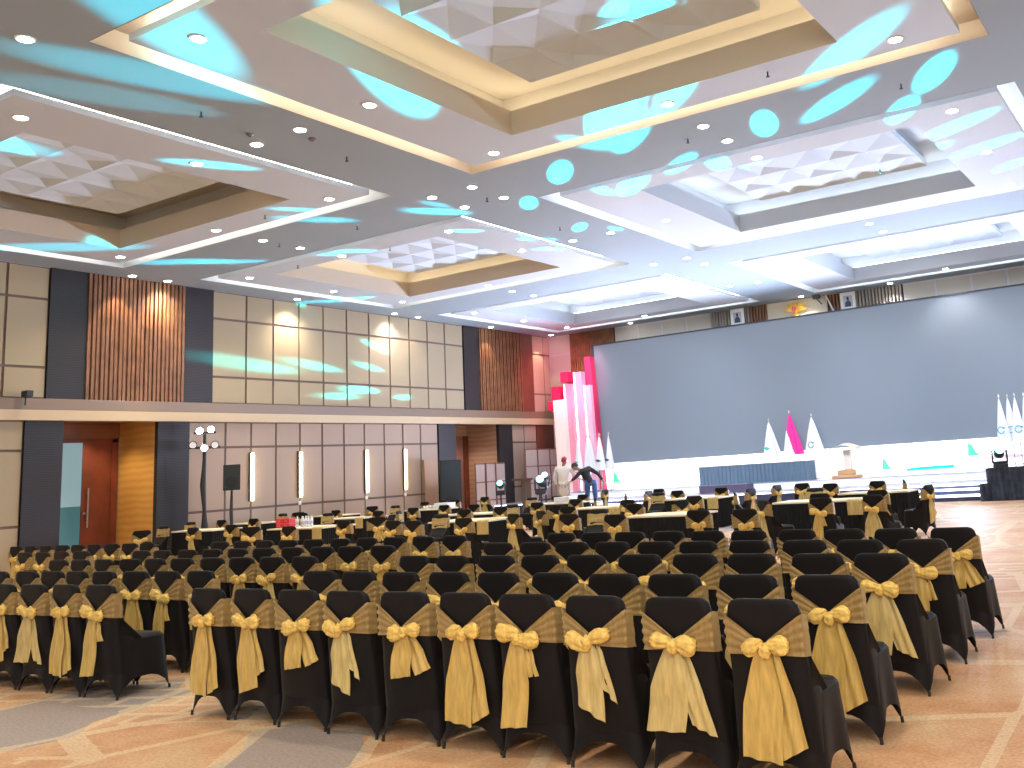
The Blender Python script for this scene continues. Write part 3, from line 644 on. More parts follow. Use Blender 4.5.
moving_head(-5.45, 30.15, .95, 'moving head with cyan lens on the draped flight case', .3, sc_=1.2)
for i, (x, y, h) in enumerate(((-23.5,29.3,.95),(-21.6,29.3,.90),(-21.9,30.0,1.15))):
    r = empty('light_stand', (x,y,0), 0, 'black stand carrying the '+['lone moving head','lower moving head','upper moving head'][i], 'stand')
    m = MB(); m.tube([(0,0,.05),(0,0,h)], .03, 8); m.build('pole', M_dark, r)
    m = MB(); m.lathe([(0,0),(.2,0),(.2,.03),(.03,.06),(0,.06)]); m.build('base', M_dark, r)
    m = MB(); m.box(-.15,.15,-.12,.12,h-.03,h); m.build('top_plate', M_dark, r)
t = empty('flight_case', (-5.2, 30.15, 0), 0, 'dark draped flight case at the end of the lit steps', 'case')
M_drape = mat('dark drape', (.035,.045,.07), .7, noise=.5, nscale=5)
m = MB(); skirt(m, -.85,1.3,-.35,.35,0,.5,.14,.03); m.box(-.85,1.3,-.35,.35,.49,.5); m.build('lower_cover', M_drape, t)
m = MB(); skirt(m, -.62,.45,-.3,.3,.5,.93,.14,.03); m.box(-.62,.45,-.3,.3,.92,.95); m.build('upper_case', M_drape, t)

# speakers, truss light tower
def speaker(x, y, zb, w, h, d, rz, lab):
    r = empty('loudspeaker', (x,y,zb), rz, lab, 'speaker')
    m = MB(); v0 = w/2; m.add([(-v0,-d/2,0),(v0,-d/2,0),(v0*.7,d/2,0),(-v0*.7,d/2,0),(-v0,-d/2,h),(v0,-d/2,h),(v0*.7,d/2,h),(-v0*.7,d/2,h)], [(3,2,1,0),(4,5,6,7),(0,1,5,4),(1,2,6,5),(2,3,7,6),(3,0,4,7)])
    bevel(m.build('cabinet', mat('speaker black', (.012,.015,.018), .7), r), .015)
    m = MB(); m.box(-v0*.9, v0*.9, -d/2-.012, -d/2, .03, h-.03); m.build('grille', mat('speaker grille', (.02,.028,.033), .6), r)
    m = MB(); m.tube([(0,-d/2-.02,h*.33),(0,-d/2-.014,h*.33)], [w*.33,w*.36], 20); m.build('woofer', mat('woofer', (.01,.012,.014), .5), r)
    return r
speaker(-24.3, 18.1, A(.11), .46, .72, .38, .9, 'black loudspeaker on a pole in front of the beige wall')
r = empty('speaker_stand', (-24.3, 18.1, 0), 0, 'black draped pole stand under the loudspeaker', 'stand')
m = MB(); m.tube([(0,0,.1),(.02,0,.6),(-.02,0,1.1),(0,0,1.725)], [.03,.045,.05,.03], 8); m.build('pole', M_dark, r, True)
for k in range(3):
    a = k*2.1; m = MB(); m.tube([(0,0,.55),(.45*cos(a),.45*sin(a),.02)], .015, 6); m.build('leg', M_dark, r)
speaker(-24.7, 27.75, 0, .8, 2.35, .6, 1.0, 'tall black speaker stack standing beside the niche')
r = empty('light_tower', (-25.0, 17.7, 0), .9, 'black light tower with glaring lamps before the ribbed pilaster', 'light tower')
m = MB(); m.tube([(0,0,.05),(.03,0,.7),(.02,0,1.2),(-.03,0,1.9),(0,0,2.6),(0,0,3.4)], [.05,.10,.05,.08,.05,.04], 8); m.build('pole', M_dark, r, True)
for k in range(4):
    a = k*pi/2+.4; m = MB(); m.tube([(0,0,.6),(.6*cos(a),.6*sin(a),.02)], .02, 6); m.build('leg', M_dark, r)
m = MB(); m.tube([(-.42,0,3.0),(.42,0,3.0)], .03, 8); m.tube([(-.3,0,3.42),(.3,0,3.42)], .03, 8); m.build('crossbar', M_dark, r)
for k, (lx, lz, on) in enumerate(((-.13,3.50,1),(.17,3.53,1),(-.30,3.10,0),(.0,3.0,1),(.28,3.08,0))):
    m = MB(); m.tube([(lx,.18,lz+.02),(lx,-.02,lz),(lx,-.16,lz-.03)], [.07,.10,.115], 14); h = m.build('lamp_can', M_metal if k == 3 else M_dark, r, True)
    m = MB(); m.tube([(lx,-.16,lz-.03),(lx,-.17,lz-.033)], [.09,.09], 14); m.build('lamp_lens', mat('glaring lens', (1,1,1), emit=(.9,.88,1), es=(30 if on and k < 2 else 8 if on else .3)), h)
# small camera on ledge
t = empty('security_camera', (-25.45, 12.95, A(2.73)), 0, 'small dark camera mounted on the ledge above the pilaster', 'camera')
m = MB(); m.tube([(0,0,-.2),(0,0,.0)], .02, 6); m.build('bracket', M_dark, t); m = MB(); m.box(-.06,.2,-.09,.09,0,.16); bevel(m.build('body', M_dark, t), .02)

# wall sconces
for i, y in enumerate((19.8,21.66,24.55,26.45)):
    r = empty('wall_sconce', (XW, y, A(-.24)), 0, 'slim vertical glowing wall light bar, %s from the loudspeaker' % ordn[i], 'wall light', 'light bars on the side wall')
    m = MB(); m.box(.0,.06,-.07,-.03,-.02,1.48); m.build('backplate', M_dark, r)
    m = MB(); m.box(.03,.11,-.03,.05,0,1.45); m.build('light_bar', mat('warm bar', (1,.9,.7), emit=(1,.86,.5), es=9), r)
    if i: m = MB(); m.box(.02,.05,-.05,.05,-.24,-.12); m.build('switch_plate', M_white, r)
# leaning boards & partitions
t = empty('leaning_board', (XW+.05, 27.75, 0), 0, 'tan board leaning on the side wall beside the speaker stack', 'board')
m = MB(); m.add([(0.10,-.35,0),(.10,.35,0),(0,.35,2.42),(0,-.35,2.42),(.14,-.35,0),(.14,.35,0),(.04,.35,2.42),(.04,-.35,2.42)], [(0,1,2,3),(7,6,5,4),(0,3,7,4),(1,5,6,2),(3,2,6,7),(0,4,5,1)]); m.build('board', mat('tan board', (.50,.30,.19), .6), t)
def partition(x, y, z, n, lab, rz=.55, w=.62):
    for k in range(n):
        r = empty('display_board', (x+k*(w+.08)*cos(rz), y+k*(w+.08)*sin(rz), z), rz, lab+', '+ordn[k]+' from the wall', 'display board', 'pale display boards')
        m = MB()
        for c in range(3): m.box(-w/2+.02, w/2-.02, -.03, .0, .03+c*.72, .70+c*.72)
        m.build('pin_panels', mat('pale pink cloth', (.62,.50,.46), .8), r)
        m = MB(); m.box(-w/2, -w/2+.03, -.02,.03,0,2.2); m.box(w/2-.03, w/2, -.02,.03,0,2.2)
        for c in range(4): m.box(-w/2, w/2, -.015,.03,c*.72,c*.72+.03)
        m.build('frame', mat('board frame', (.30,.13,.12), .5), r)
partition(-25.2, 30.15, 0, 3, 'pale pinboard standing before the wall niche', pi/2, .56)
partition(-25.15, 33.5, .52, 3, 'pale pinboard standing on the stage corner', pi/2, .82)

# portraits and emblem above the screen
for i, x in enumerate((-15.98, -11.28)):
    r = empty('framed_portrait', (x, 35.75, A(5.44)), 0, 'white framed official portrait above the screen, '+('nearer the pink columns','nearer the open carpet')[i], 'picture', 'portraits above the screen')
    m = MB(); m.box(-.30,.30,-.02,.02,0,.72); m.build('frame', M_white, r)
    m = MB(); m.box(-.18,.18,-.03,-.02,.14,.58); m.build('picture', mat('grey print', (.45,.5,.6), .6), r)
    m = MB(); m.lathe([(0,.40),(.045,.42),(.05,.47),(.03,.53),(0,.54)], (0,-.035,0), 12); m.add([(-.12,-.035,.15),(.12,-.035,.15),(.12,-.035,.30),(.05,-.035,.39),(-.05,-.035,.39),(-.12,-.035,.30)], [(0,1,2,3,4,5)]); m.build('sitter', mat('dark suit print', (.05,.06,.10), .6), r)
r = empty('eagle_emblem', (-13.47, 35.85, A(5.60)), 0, 'golden eagle emblem with spread wings above the screen', 'emblem')
r.scale = (.95,.95,.95)
M_eg = mat('gilded', (.85,.55,.10), .35, metal=.4, emit=(1,.65,.1), es=.15)
m = MB()
for s in (-1, 1):
    for k in range(7):
        a = radians(8+k*11); L = .60-.02*k
        m.tube([(s*.06,0,.12),(s*(.06+L*.5*cos(a)),-.03,.12+L*.5*sin(a)),(s*(.06+L*cos(a)*.85),-.02,.12+L*.95*sin(a))], [.035,.03,.010], 6)
m.build('wings', M_eg, r, True)
m = MB(); m.tube([(0,-.03,.0),(0,-.06,.15),(0,-.06,.32),(.0,-.05,.44),(.06,-.06,.50)], [.06,.12,.11,.05,.04], 10); m.tube([(.06,-.06,.50),(.13,-.06,.48)], [.03,.004], 6); m.build('body', M_eg, r, True)
m = MB(); m.add([(-.1,-.2,.32),(.1,-.2,.32),(.1,-.2,.16),(0,-.2,.04),(-.1,-.2,.16)], [(4,3,2,1,0)]); m.build('shield', mat('red shield', (.5,.05,.05), .4), r)
m = MB()
for k in range(5): m.tube([(0,-.02,.05),(-.16+.08*k,-.02,-.18)], [.035,.03], 6)
m.build('tail_feathers', M_eg, r, True)
m = MB(); m.grid(lambda u, v: (-.35+.7*u, -.08, -.12-.05*sin(pi*u)+.08*v), 12, 2); m.build('ribbon', mat('ribbon cream', (.85,.75,.5), .5), r)
m = MB(); m.tube([(-12.15,35.75,ZC-.02),(-11.85,35.6,A(5.5))], [.03,.03], 8); q = m.build('hanging_pipe', M_white); tag(q, 'slanted white pipe between the emblem and a portrait', 'pipe')
t = empty('ceiling_bracket', (-12.45,35.5,ZC), 0, 'small dark bracket hanging at the ceiling above the screen', 'bracket'); m = MB(); m.box(-.15,.15,-.08,.08,-.16,0); bevel(m.build('housing', M_dark, t), .03); m = MB(); m.tube([(0,0,-.15),(.2,0,-.4)], .025, 6); m.build('arm', M_dark, t)
# black fixture at upper corner of picture
# ------------------------------------------------------------------ downlights
DL = [(-12.9,6.34),(-11.2,7.74),(-15.78,7.75),(-15.78,10.91),(-11.2,10.91),(-12.9,10.91),(-14.05,10.91),(-15.8,14.15),(-19.65,14.13),(-19.65,15.46),(-19.65,16.62),(-19.68,18.05),(-14.07,15.53),(-11.2,14.15),(-12.92,15.53),(-14.07,16.62),(-12.92,16.62),(-15.85,18.07),(-23.55,18.07),(-23.55,21.25),(-25.22,21.2),(-23.5,24.27),(-25.3,25.71),(-25.3,26.95),(-23.5,14.12),(-25.28,15.55),(-25.28,16.62),(-15.88,21.15),(-15.92,24.3),(-14.14,21.15),(-12.92,21.15),(-11.23,21.15),(-14.1,25.55),(-19.7,24.3),(-19.75,25.65),(-19.72,26.85),(-19.68,28.05),(-23.47,28.09),(-23.45,31.15),(-25.25,31.25),(-23.42,34.2),(-25.1,35.36),(-7.3,14.13),(-7.3,15.5),(-7.3,16.55),(-7.3,18.0),(-3.28,14.1),(-3.29,17.95),(-3.27,21.1),(-11.22,24.25),(-12.94,25.55),(-12.94,26.75),(-14.03,30.95),(-12.98,31.07),(-7.25,24.25),(-7.22,25.5),(-7.21,26.75),(-3.32,24.3),(-13.0,35.3),(-19.55,34.3),(-7.2,34.3),(-7.25,28.05),(-3.3,28.05),(-15.9,28.05),(-11.2,28.05),(-1.2,15.5),(-1.2,16.6),(-3.28,10.9),(-1.0,21.15),(-20.9,35.4),(-9.5,35.4),(-15.9,31.1)]
def where(x, y):
    a = min(range(3), key=lambda k: abs((COFX[k][0]+COFX[k][1])/2-x)); b = min(range(3), key=lambda k: abs((COFY[k][0]+COFY[k][1])/2-y))
    inb = COFX[a][0] < x < COFX[a][1] and COFY[b][0] < y < COFY[b][1]
    cx = (COFX[a][0]+COFX[a][1])/2; cy = (COFY[b][0]+COFY[b][1])/2
    dx = (x-cx)/5; dy = (y-cy)/4
    sx = 'carpet' if dx > .3 else 'wall' if dx < -.3 else ''; sy = 'stage' if dy > .3 else 'rear' if dy < -.3 else ''
    s = (sy+' '+sx).strip() or 'middle'
    return ('in' if inb else 'outside', s, '%s row coffer %s' % (rowname[b], colname[a]), inb)
lamp0 = None; dcount = {}
def ceil_light(x, y):
    global lamp0
    w = where(x, y); z = ZC+.02 if w[3] else ZC
    if lamp0 is None:
        r = empty('ceiling_downlight', (0,0,0)); m = MB(); m.lathe([(.092,-.012),(.122,-.012),(.127,0),(.092,0)], n=20); m.build('ring', M_ring, r)
        m = MB(); m.lathe([(0,-.018),(.095,-.018),(.092,-.004),(0,-.004)], n=20); m.build('lens', M_lamp, r); lamp0 = r
    else: r = copy_tree(lamp0)
    r.location = (x, y, z)
    k = w[:3]; dcount[k] = dcount.get(k, 0)+1; e = ['', ', next one along', ', third one along', ', fourth one along'][min(3, dcount[k]-1)]
    tag(r, 'glowing downlight %s the %s edge of %s%s' % (w[0], w[1], w[2].replace('over the ', ''), e), 'ceiling light', 'recessed ceiling downlights')
for x, y in DL: ceil_light(x, y)
spr0 = None; SP2 = (4,7,9,10,11)
SP = [(-13.44,9.36),(-13.4,12.44),(-5.35,13.98),(-3.7,15.93),(-7.86,15.95),(-17.8,14.06),(-19.64,15.95),(-17.02,16.1),(-21.36,17.98),(-18.09,18.27),(-13.23,16.41),(-13.55,19.71),(-5.49,20.7)]
for i, (x, y) in enumerate(SP):
    w = where(x, y)
    if spr0 is None:
        r = empty('ceiling_sprinkler', (0,0,0)); m = MB(); m.tube([(0,0,0),(0,0,-.08)], .013, 6); m.build('pipe', M_dark, r); m = MB(); m.lathe([(0,-.095),(.035,-.09),(.035,-.082),(0,-.075)], n=10); m.build('deflector', M_dark, r); spr0 = r
    else: r = copy_tree(spr0)
    r.location = (x, y, ZC+.02 if w[3] else ZC)
    tag(r, 'dark sprinkler head %s the %s edge of %s%s' % (w[0], w[1], w[2].replace('over the ', ''), ', second one' if i in SP2 else ''), 'sprinkler', 'ceiling sprinklers')
for i, (x, y, n) in enumerate(((-13.7,10.5,'round smoke detector between the rear coffers'),(-13.1,11.35,'second smoke detector nearer the middle coffer'))):
    r = empty('smoke_detector', (x,y,ZC), 0, n, 'smoke detector'); m = MB(); m.lathe([(0,-.045),(.04,-.045),(.065,-.02),(.07,0),(0,0)], n=16); m.build('housing', mat('detector', (.25,.2,.18), .5), r, True); m = MB(); m.lathe([(0,-.055),(.012,-.055),(.012,-.045),(0,-.045)], n=8); m.build('indicator', M_dark, r)

# ------------------------------------------------------------------ people
def skin(name, chains, mt, parent, sub=1):
    me = bpy.data.meshes.new(name); V = []; E = []; R = []; idx = {}
    for ch in chains:
        prev = None
        for (p, r) in ch:
            k = tuple(round(q, 4) for q in p)
            if k not in idx: idx[k] = len(V); V.append(p); R.append(r if isinstance(r, tuple) else (r, r))
            i = idx[k]
            if prev is not None: E.append((prev, i))
            prev = i
    me.from_pydata(V, E, []); me.materials.append(mt)
    ob = bpy.data.objects.new(name, me); COL.objects.link(ob); ob.parent = parent
    mo = ob.modifiers.new('skin', 'SKIN'); mo.use_smooth_shade = True
    for i, r in enumerate(R): me.skin_vertices[0].data[i].radius = r
    me.skin_vertices[0].data[0].use_root = True
    s = ob.modifiers.new('sub', 'SUBSURF'); s.levels = sub; s.render_levels = sub
    return ob
M_skin = mat('skin', (.42,.22,.14), .5); M_shirt = mat('white kurta', (.82,.78,.74), .7); M_blk = mat('black clothing', (.015,.015,.025), .7); M_jean = mat('blue jeans', (.05,.11,.30), .7)
M_beigep = mat('beige trousers', (.55,.47,.40), .7)
def lerp(a, b, t): return tuple(a[i]+(b[i]-a[i])*t for i in range(3))
def person(loc, rz, J, lab, m_top, m_leg, hat, long_shirt):
    r = empty('person', loc, rz, lab, 'person')
    pel, ch_, nk, hd = J['pelvis'], J['chest'], J['neck'], J['head']
    chains = [[(pel,(.09,.07)),(lerp(pel,ch_,.5),(.09,.07)),(ch_,(.10,.07)),(nk,.05),(lerp(nk,hd,.6),.06)]]
    for s in ('l','r'):
        sh, el, wr = J['sh'+s], J['el'+s], J['wr'+s]
        chains.append([(ch_,(.10,.07)),(sh,.045),(lerp(sh,el,.5),.042),(el,.04),(wr,.027)])
        hp, kn, an, toe = J['hp'+s], J['kn'+s], J['an'+s], J['to'+s]
        chains.append([(pel,(.09,.07)),(hp,.075),(lerp(hp,kn,.5),.078),(kn,.055),(lerp(kn,an,.35),.055),(an,.036),(toe,.032)])
        d = [wr[i]-el[i] for i in range(3)]; L = math.sqrt(sum(q*q for q in d)); d = [q/L for q in d]
        sid = (-d[1], d[0], 0) if abs(d[2]) < .95 else (1,0,0)
        palm = tuple(wr[i]+d[i]*.07 for i in range(3)); chains.append([(wr,.027),(palm,(.036,.018))])
        for k in range(4):
            o_ = (k-1.5)*.021; b0 = tuple(palm[i]+sid[i]*o_+d[i]*.01 for i in range(3)); Lf = (.062,.075,.07,.055)[k]
            b1 = tuple(b0[i]+d[i]*Lf*.55 for i in range(3)); b2 = (b1[0]+d[0]*Lf*.45, b1[1]+d[1]*Lf*.45, b1[2]+d[2]*Lf*.45-.015)
            chains.append([(palm,(.036,.018)),(b0,.0095),(b1,.009),(b2,.007)])
        th = tuple(wr[i]+d[i]*.03+sid[i]*.04 for i in range(3)); th2 = tuple(th[i]+d[i]*.04+sid[i]*.015 for i in range(3))
        chains.append([(wr,.027),(th,.011),(th2,.008)])
    skin('body', chains, M_skin, r)
    # head with features
    hx, hy, hz = hd; yaw = J.get('yaw', 0); cy, sy = cos(yaw), sin(yaw); pitch = J.get('pitch', 0); cp, sp = cos(pitch), sin(pitch)
    def loc_(x, y, z):
        y2, z2 = y*cp+z*sp, -y*sp+z*cp
        return (hx+x*cy-y2*sy, hy+x*sy+y2*cy, hz+z2)
    m = MB()
    def hf(u, v):
        t = 2*pi*u; p = pi*(v*.98+.01); z = -.118*cos(p); rr = sin(p)**.85
        jaw = 1-.25*max(0, -z/.118)
        y = .098*rr*sin(t)*jaw; x = .076*rr*cos(t)*jaw
        if sin(t) > .8: y += .022*math.exp(-((z+.02)/.022)**2)*(sin(t)-.8)*5
        return loc_(x, y, z)
    m.grid(hf, 28, 18, closed=True)
    for s in (-1, 1): m.tube([loc_(s*.072,0,-.035), loc_(s*.086,-.005,0), loc_(s*.084,-.005,.03)], [.012,.018,.012], 8)
    h = m.build('head', M_skin, r, True)
    m = MB()
    for s in (-1, 1): m.tube([loc_(s*.032,.086,.01), loc_(s*.032,.094,.01)], [.012,.009], 8)
    m.tube([loc_(-.025,.088,-.055), loc_(0,.096,-.057), loc_(.025,.088,-.055)], .006, 6); m.build('face_features', mat('eyes and mouth', (.10,.04,.04), .4), h)
    m = MB()
    m.grid(lambda u, v: (lambda t, p: loc_(.084*sin(p)*cos(t), -.008+.104*sin(p)*sin(t), .012+.118*cos(p)))(2*pi*u, .05+(1.45 if sin(2*pi*u) > .3 else 1.95)*v), 26, 10, closed=True)
    m.build('cap' if hat[1] else 'hair', mat(hat[0], hat[2], .6), r, True)
    if hat[1]:
        m = MB(); m.grid(lambda u, v: loc_(.07*cos(pi*u), .07+.09*v*sin(pi*u), .05-.015*v), 10, 3); m.build('cap_brim', mat(hat[0], hat[2], .6), r)
    # top garment
    c2 = [[(lerp(pel,ch_,-.22),(.165,.135)),(pel,(.165,.14)),(lerp(pel,ch_,.5),(.165,.135)),(ch_,(.175,.12)),(lerp(ch_,nk,.7),(.075,.075))]]
    for s in ('l','r'):
        c2.append([(ch_,(.175,.12)),(J['sh'+s],.078),(lerp(J['sh'+s],J['el'+s],.5),.066),(J['el'+s],.058),(lerp(J['el'+s],J['wr'+s],.85),.044)])
    if long_shirt: c2.append([(pel,(.165,.14)),(lerp(pel,(pel[0],pel[1],0),.22),(.19,.14)),(lerp(pel,(pel[0],pel[1],0),.45),(.20,.15))])
    skin('shirt', c2, m_top, r)
    c3 = []
    for s in ('l','r'):
        c3.append([(pel,(.14,.11)),(J['hp'+s],.105),(lerp(J['hp'+s],J['kn'+s],.5),.092),(J['kn'+s],.072),(lerp(J['kn'+s],J['an'+s],.9),.056)])
        skin('shoe', [[(J['an'+s],.045),(lerp(J['an'+s],J['to'+s],.6),.045),(J['to'+s],.04)]], M_dark, r)
    skin('trousers', c3, m_leg, r)
    return r
# local axes: x = rightwards in view, y = away from camera
legs = lambda dx=0: dict(hpl=(-.10+dx,0,.90),knl=(-.12+dx,.03,.48),anl=(-.13+dx,-.02,.08),tol=(-.15+dx,.14,.04),hpr=(.10+dx,0,.90),knr=(.12+dx,.03,.48),anr=(.13+dx,-.02,.08),tor=(.15+dx,.14,.04))
J = dict(pelvis=(0,0,.95), chest=(.0,.02,1.32), neck=(.02,.03,1.48), head=(.05,.05,1.60), shl=(-.20,.02,1.38), ell=(-.27,.0,1.10), wrl=(-.24,.14,.88), shr=(.20,.04,1.37), elr=(.34,.12,1.14), wrr=(.52,.22,1.02), yaw=-.7, pitch=.15); J.update(legs())
t = empty('low_platform', (-18.3, 26.5, 0), .54, 'low black platform behind the tables carrying the two standing people', 'platform')
m = MB(); m.box(-.75,1.25,-.38,.42,0,.22); bevel(m.build('deck', M_dark, t), .02)
m = MB(); m.box(-.73,1.23,-.36,.40,.22,.24); m.build('top_mat', mat('grey mat', (.15,.15,.16), .8), t)
PS = 1.10
pp = person((-18.50,26.36,.24), .54, J, 'person in long white shirt and dark red cap, back to camera, reaching forward', M_shirt, M_beigep, ('dark red felt', False, (.30,.02,.03)), True)
J = dict(pelvis=(0,0,.93), chest=(-.17,.04,1.22), neck=(-.30,.04,1.32), head=(-.42,.02,1.40), shl=(-.22,-.14,1.26), ell=(-.42,-.12,1.08), wrl=(-.56,.0,.98), shr=(.0,.0,1.33), elr=(.26,-.06,1.16), wrr=(.42,-.12,.92), yaw=1.5, pitch=.6); J.update(legs(.03))
pp.scale = (PS,)*3
pp = person((-17.80,26.85,.24), .54, J, 'person in black shirt, cap and blue jeans bending toward the one in white', M_blk, M_jean, ('black cotton', True, (.02,.02,.025)), False)
pp.scale = (PS,)*3

# ------------------------------------------------------------------ lights
def spot(name, loc, tgt, e, c, ang, blend=.5, size=.1):
    l = bpy.data.lights.new(name, 'SPOT'); l.energy = e; l.color = c; l.spot_size = radians(ang); l.spot_blend = blend; l.shadow_soft_size = size
    o = bpy.data.objects.new(name, l); COL.objects.link(o); o.location = loc
    from mathutils import Vector
    o.rotation_euler = (Vector(tgt)-Vector(loc)).to_track_quat('-Z', 'Y').to_euler(); return o
def area(name, loc, tgt, e, c, sx, sy):
    l = bpy.data.lights.new(name, 'AREA'); l.energy = e; l.color = c; l.shape = 'RECTANGLE'; l.size = sx; l.size_y = sy
    o = bpy.data.objects.new(name, l); COL.objects.link(o); o.location = loc
    from mathutils import Vector
    o.rotation_euler = (Vector(tgt)-Vector(loc)).to_track_quat('-Z', 'Y').to_euler(); return o
# downlight beams (a subset of fittings carries the lamps)
for (x, y) in DL[::2]:
    warm = y < 24
    spot('downlight_lamp', (x, y, ZC-.06), (x, y, 0), 420 if warm else 320, (1,.86,.66) if warm else (1,.94,.92), 125, .8, .12)
for (x, y) in ((-8,2),(-3,1),(-14,4),(-19,7),(-20,2),(3,6),(-3,6)):
    spot('downlight_lamp', (x, y, ZC-.06), (x, y, 0), 520, (1,.84,.62), 130, .8, .12)
# wall washers
for y, e in ((15.3,250),(16.5,250),(21.2,120),(25.5,120),(26.9,95),(31.3,200),(35.0,150)):
    spot('wall_washer', (XW+.55, y, ZC-.05), (XW+.02, y, 4.6), e, (1,.76,.45), 62, .25, .04)
spot('ledge_washer', (XW+.5, 15.9, A(3.3)), (XW+.1, 15.9, A(2.5)), 14, (1,.75,.4), 70, .4, .03)
spot('niche_lamp', (-26.7, 15.3, A(2.2)), (-26.7, 15.6, 0), 160, (1,.8,.5), 120, .6, .05)
spot('niche_lamp', (-26.6, 30.4, A(2.2)), (-26.6, 30.6, 0), 140, (1,.8,.65), 120, .6, .05)
# stage wash and added fill
for x in (-20,-14,-8,-2):
    spot('stage_wash', (x, 26.0, ZC-.4), (x, 35.2, 3.0), 1500, (.86,.92,1), 70, .7, .2)
    spot('added_up_wash', (x+1, 33.0, 1.6), (x-1, 25, ZC), 5000, (.66,.74,1), 125, .9, .3)  # uplights without fixtures, added to brighten the ceiling by the stage
spot('pink_wash', (-21.0, 31.5, 6.6), (-25.2, 36, 5.2), 1300, (1,.22,.38), 60, .8, .1)
spot('pink_wash', (-22.9, 33.0, 3.5), (-24.2, 34.5, ZC), 200, (1,.15,.4), 90, .8, .1)
area('added_warm_fill', (2, -3, 5.5), (-8, 8, 0), 700, (1,.86,.68), 8, 4)  # added warm fill from behind the camera, no fixture there

# cyan moving-head beams on the ceiling: (x, y, angular width deg, strength, source)
SRC = {'L': (-21.5,29.3,1.75), 'R': (-5.5,29.7,1.75), 'M': (-12.0,32.0,1.4)}
CY = [(-10.9,6.7,4,2,'L'),(-12.7,8.15,3.5,1.6,'R'),(-13.9,8.1,3,.7,'R'),(-15.6,11.2,1.8,2.4,'R'),(-9.8,10.0,4.2,3.0,'L'),(-8.28,10.5,2.6,5,'M'),(-6.4,10.7,3,4,'L'),(-8.3,13.95,3.6,6,'L'),(-9.5,14.9,2.4,2,'R'),(-10.94,16.02,2.2,9,'L'),(-9.82,12.4,2.4,3,'M'),(-6.6,11.7,2.4,2.4,'L'),
(-10.3,17.9,2.8,7,'L'),(-11.0,17.8,2,4,'M'),(-7.0,13.8,2.2,2.5,'L'),(-8.6,15.0,2.6,3,'L'),(-6.36,16.2,2.2,5,'M'),(-4.9,15.98,2.2,4.5,'L'),(-3.13,15.85,2.3,5,'M'),(-4.09,14.12,2.4,3.5,'L'),(-4.07,17.3,2.4,6,'M'),(-3.6,19.0,2.2,7,'L'),(-8.75,17.29,2.2,4,'L'),(-8.1,17.8,2.4,7,'M'),(-7.9,20.0,1.8,6,'R'),(-9.28,19.3,1.8,4,'R'),(-6.1,20.37,2.6,9,'M'),(-6.6,20.3,1.8,6,'M'),(-4.83,20.4,2.6,8,'L'),(-3.44,20.8,2.2,6,'L'),(-3.1,22.6,2.4,6,'M'),
(-14.76,16.5,2.8,3,'R'),(-17.2,15.1,2.4,2,'R'),(-22.9,15.5,2.4,2.6,'R'),(-22.1,16.4,2,2.2,'R'),(-19.1,19.7,1.8,5,'R'),(-18.2,19.9,1.6,5,'R'),(-17.4,20.3,1.6,3,'R'),(-19.05,17.9,2,2.4,'R'),(-16.9,14.3,1.6,1.6,'R'),(-23.3,12.8,3,1.4,'R'),(-18.6,10.1,3.4,2.6,'M'),(-19.4,9.6,2.6,2,'M'),(-14.74,20.4,2.4,5,'R'),(-15.2,21.6,2.2,4,'R'),(-12.8,17.4,2,7,'L'),(-14.4,16.0,1.6,1.5,'M'),(-13.2,20.1,2.2,5,'L'),(-15.5,18.4,1.8,3.5,'R'),(-24.3,22.6,2.2,3,'R'),(-25.3,21.9,1.8,2,'R'),(-19.8,17.7,1.6,3,'M'),(-20.0,19.2,1.8,2,'M'),(-5.5,20.7,1.8,4,'M'),(-12.6,20.9,1.8,5,'M'),(-9.6,20.9,2,3,'L'),(-16.6,19.3,1.7,4,'M')]
for (x, y, a, s, src) in CY:
    S = SRC[src]; d2 = (x-S[0])**2+(y-S[1])**2+(ZC-S[2])**2
    spot('cyan_beam', S, (x, y, ZC), s*d2*170, (.0,.62,.76), a*.85, .8, .02)
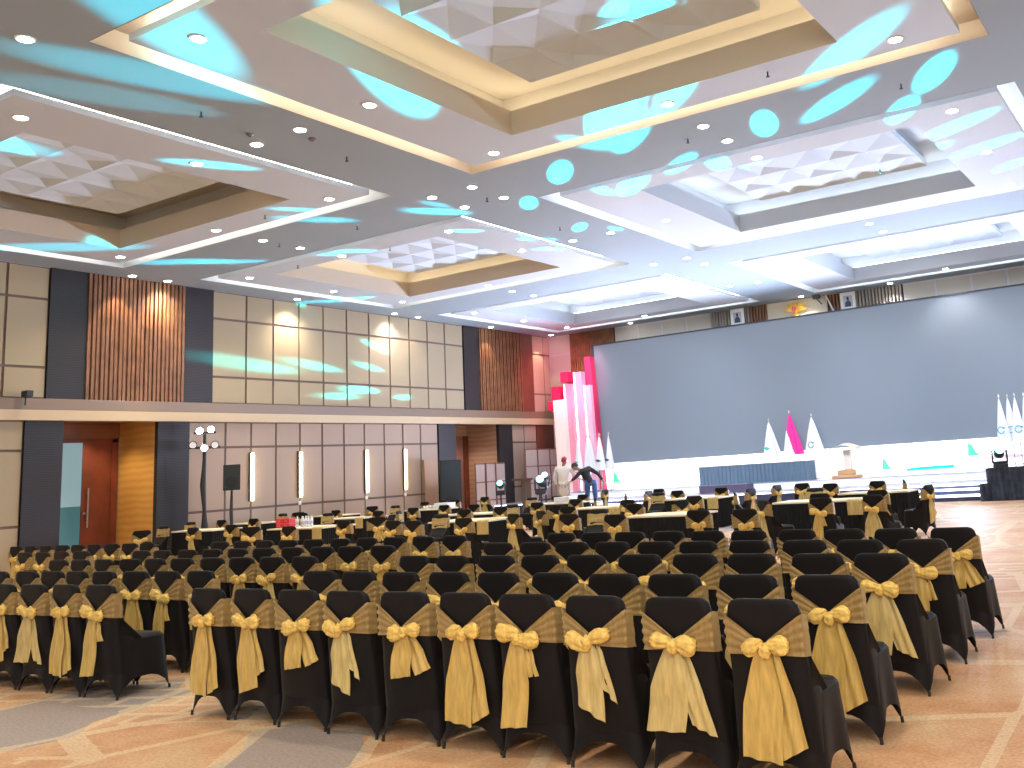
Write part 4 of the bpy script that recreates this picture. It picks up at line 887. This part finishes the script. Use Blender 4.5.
for (y, z, a, s, src) in ((19.6,4.0,2.0,1.3,'R'),(22.3,4.1,1.7,1.6,'R'),(25.2,4.95,1.6,3,'R'),(24.8,4.2,1.6,1.8,'R'),(24.4,3.35,1.8,3,'R'),(26.5,3.15,1.6,3.5,'R'),(23.4,3.1,1.6,1.5,'R')):
    S = (-24.5, 32.2, 4.75); d2 = (XW-S[0])**2+(y-S[1])**2+(A(z)-S[2])**2  # unseen lamp hung near the wall, added to stretch the streaks
    spot('cyan_beam', S, (XW, y, A(z)), s*d2*800, (.0,.85,.90), a*1.25, .9, .05)

w = bpy.data.worlds.new('hall ambience'); sc.world = w; w.use_nodes = True
w.node_tree.nodes['Background'].inputs['Color'].default_value = (.95,.95,1,1); w.node_tree.nodes['Background'].inputs['Strength'].default_value = .62

# ------------------------------------------------------------------ camera
from mathutils import Matrix
YAW, PIT, ROL = .528, .177, -.065
f = (-sin(YAW)*cos(PIT), cos(YAW)*cos(PIT), sin(PIT)); rt = (cos(YAW), sin(YAW), 0)
cr = lambda a, b: (a[1]*b[2]-a[2]*b[1], a[2]*b[0]-a[0]*b[2], a[0]*b[1]-a[1]*b[0])
up = cr(rt, f); r2 = tuple(rt[i]*cos(ROL)+up[i]*sin(ROL) for i in range(3)); u2 = cr(r2, f)
cd = bpy.data.cameras.new('camera'); cam = bpy.data.objects.new('camera', cd); COL.objects.link(cam); sc.camera = cam
cam.matrix_world = Matrix(((r2[0],u2[0],-f[0],0),(r2[1],u2[1],-f[1],0),(r2[2],u2[2],-f[2],CAMH),(0,0,0,1)))
cd.sensor_width = 36; cd.lens = 956.595/1024*36; cd.shift_x = (512-633.671)/1024; cd.shift_y = (296.483-384)/1024
cd.clip_end = 200
sc.view_settings.view_transform = 'Standard'; sc.view_settings.look = 'None'; sc.view_settings.exposure = 0.0; sc.view_settings.gamma = 1.0
sc.cycles.max_bounces = 6; sc.cycles.diffuse_bounces = 3; sc.cycles.glossy_bounces = 2; sc.cycles.sample_clamp_indirect = 6
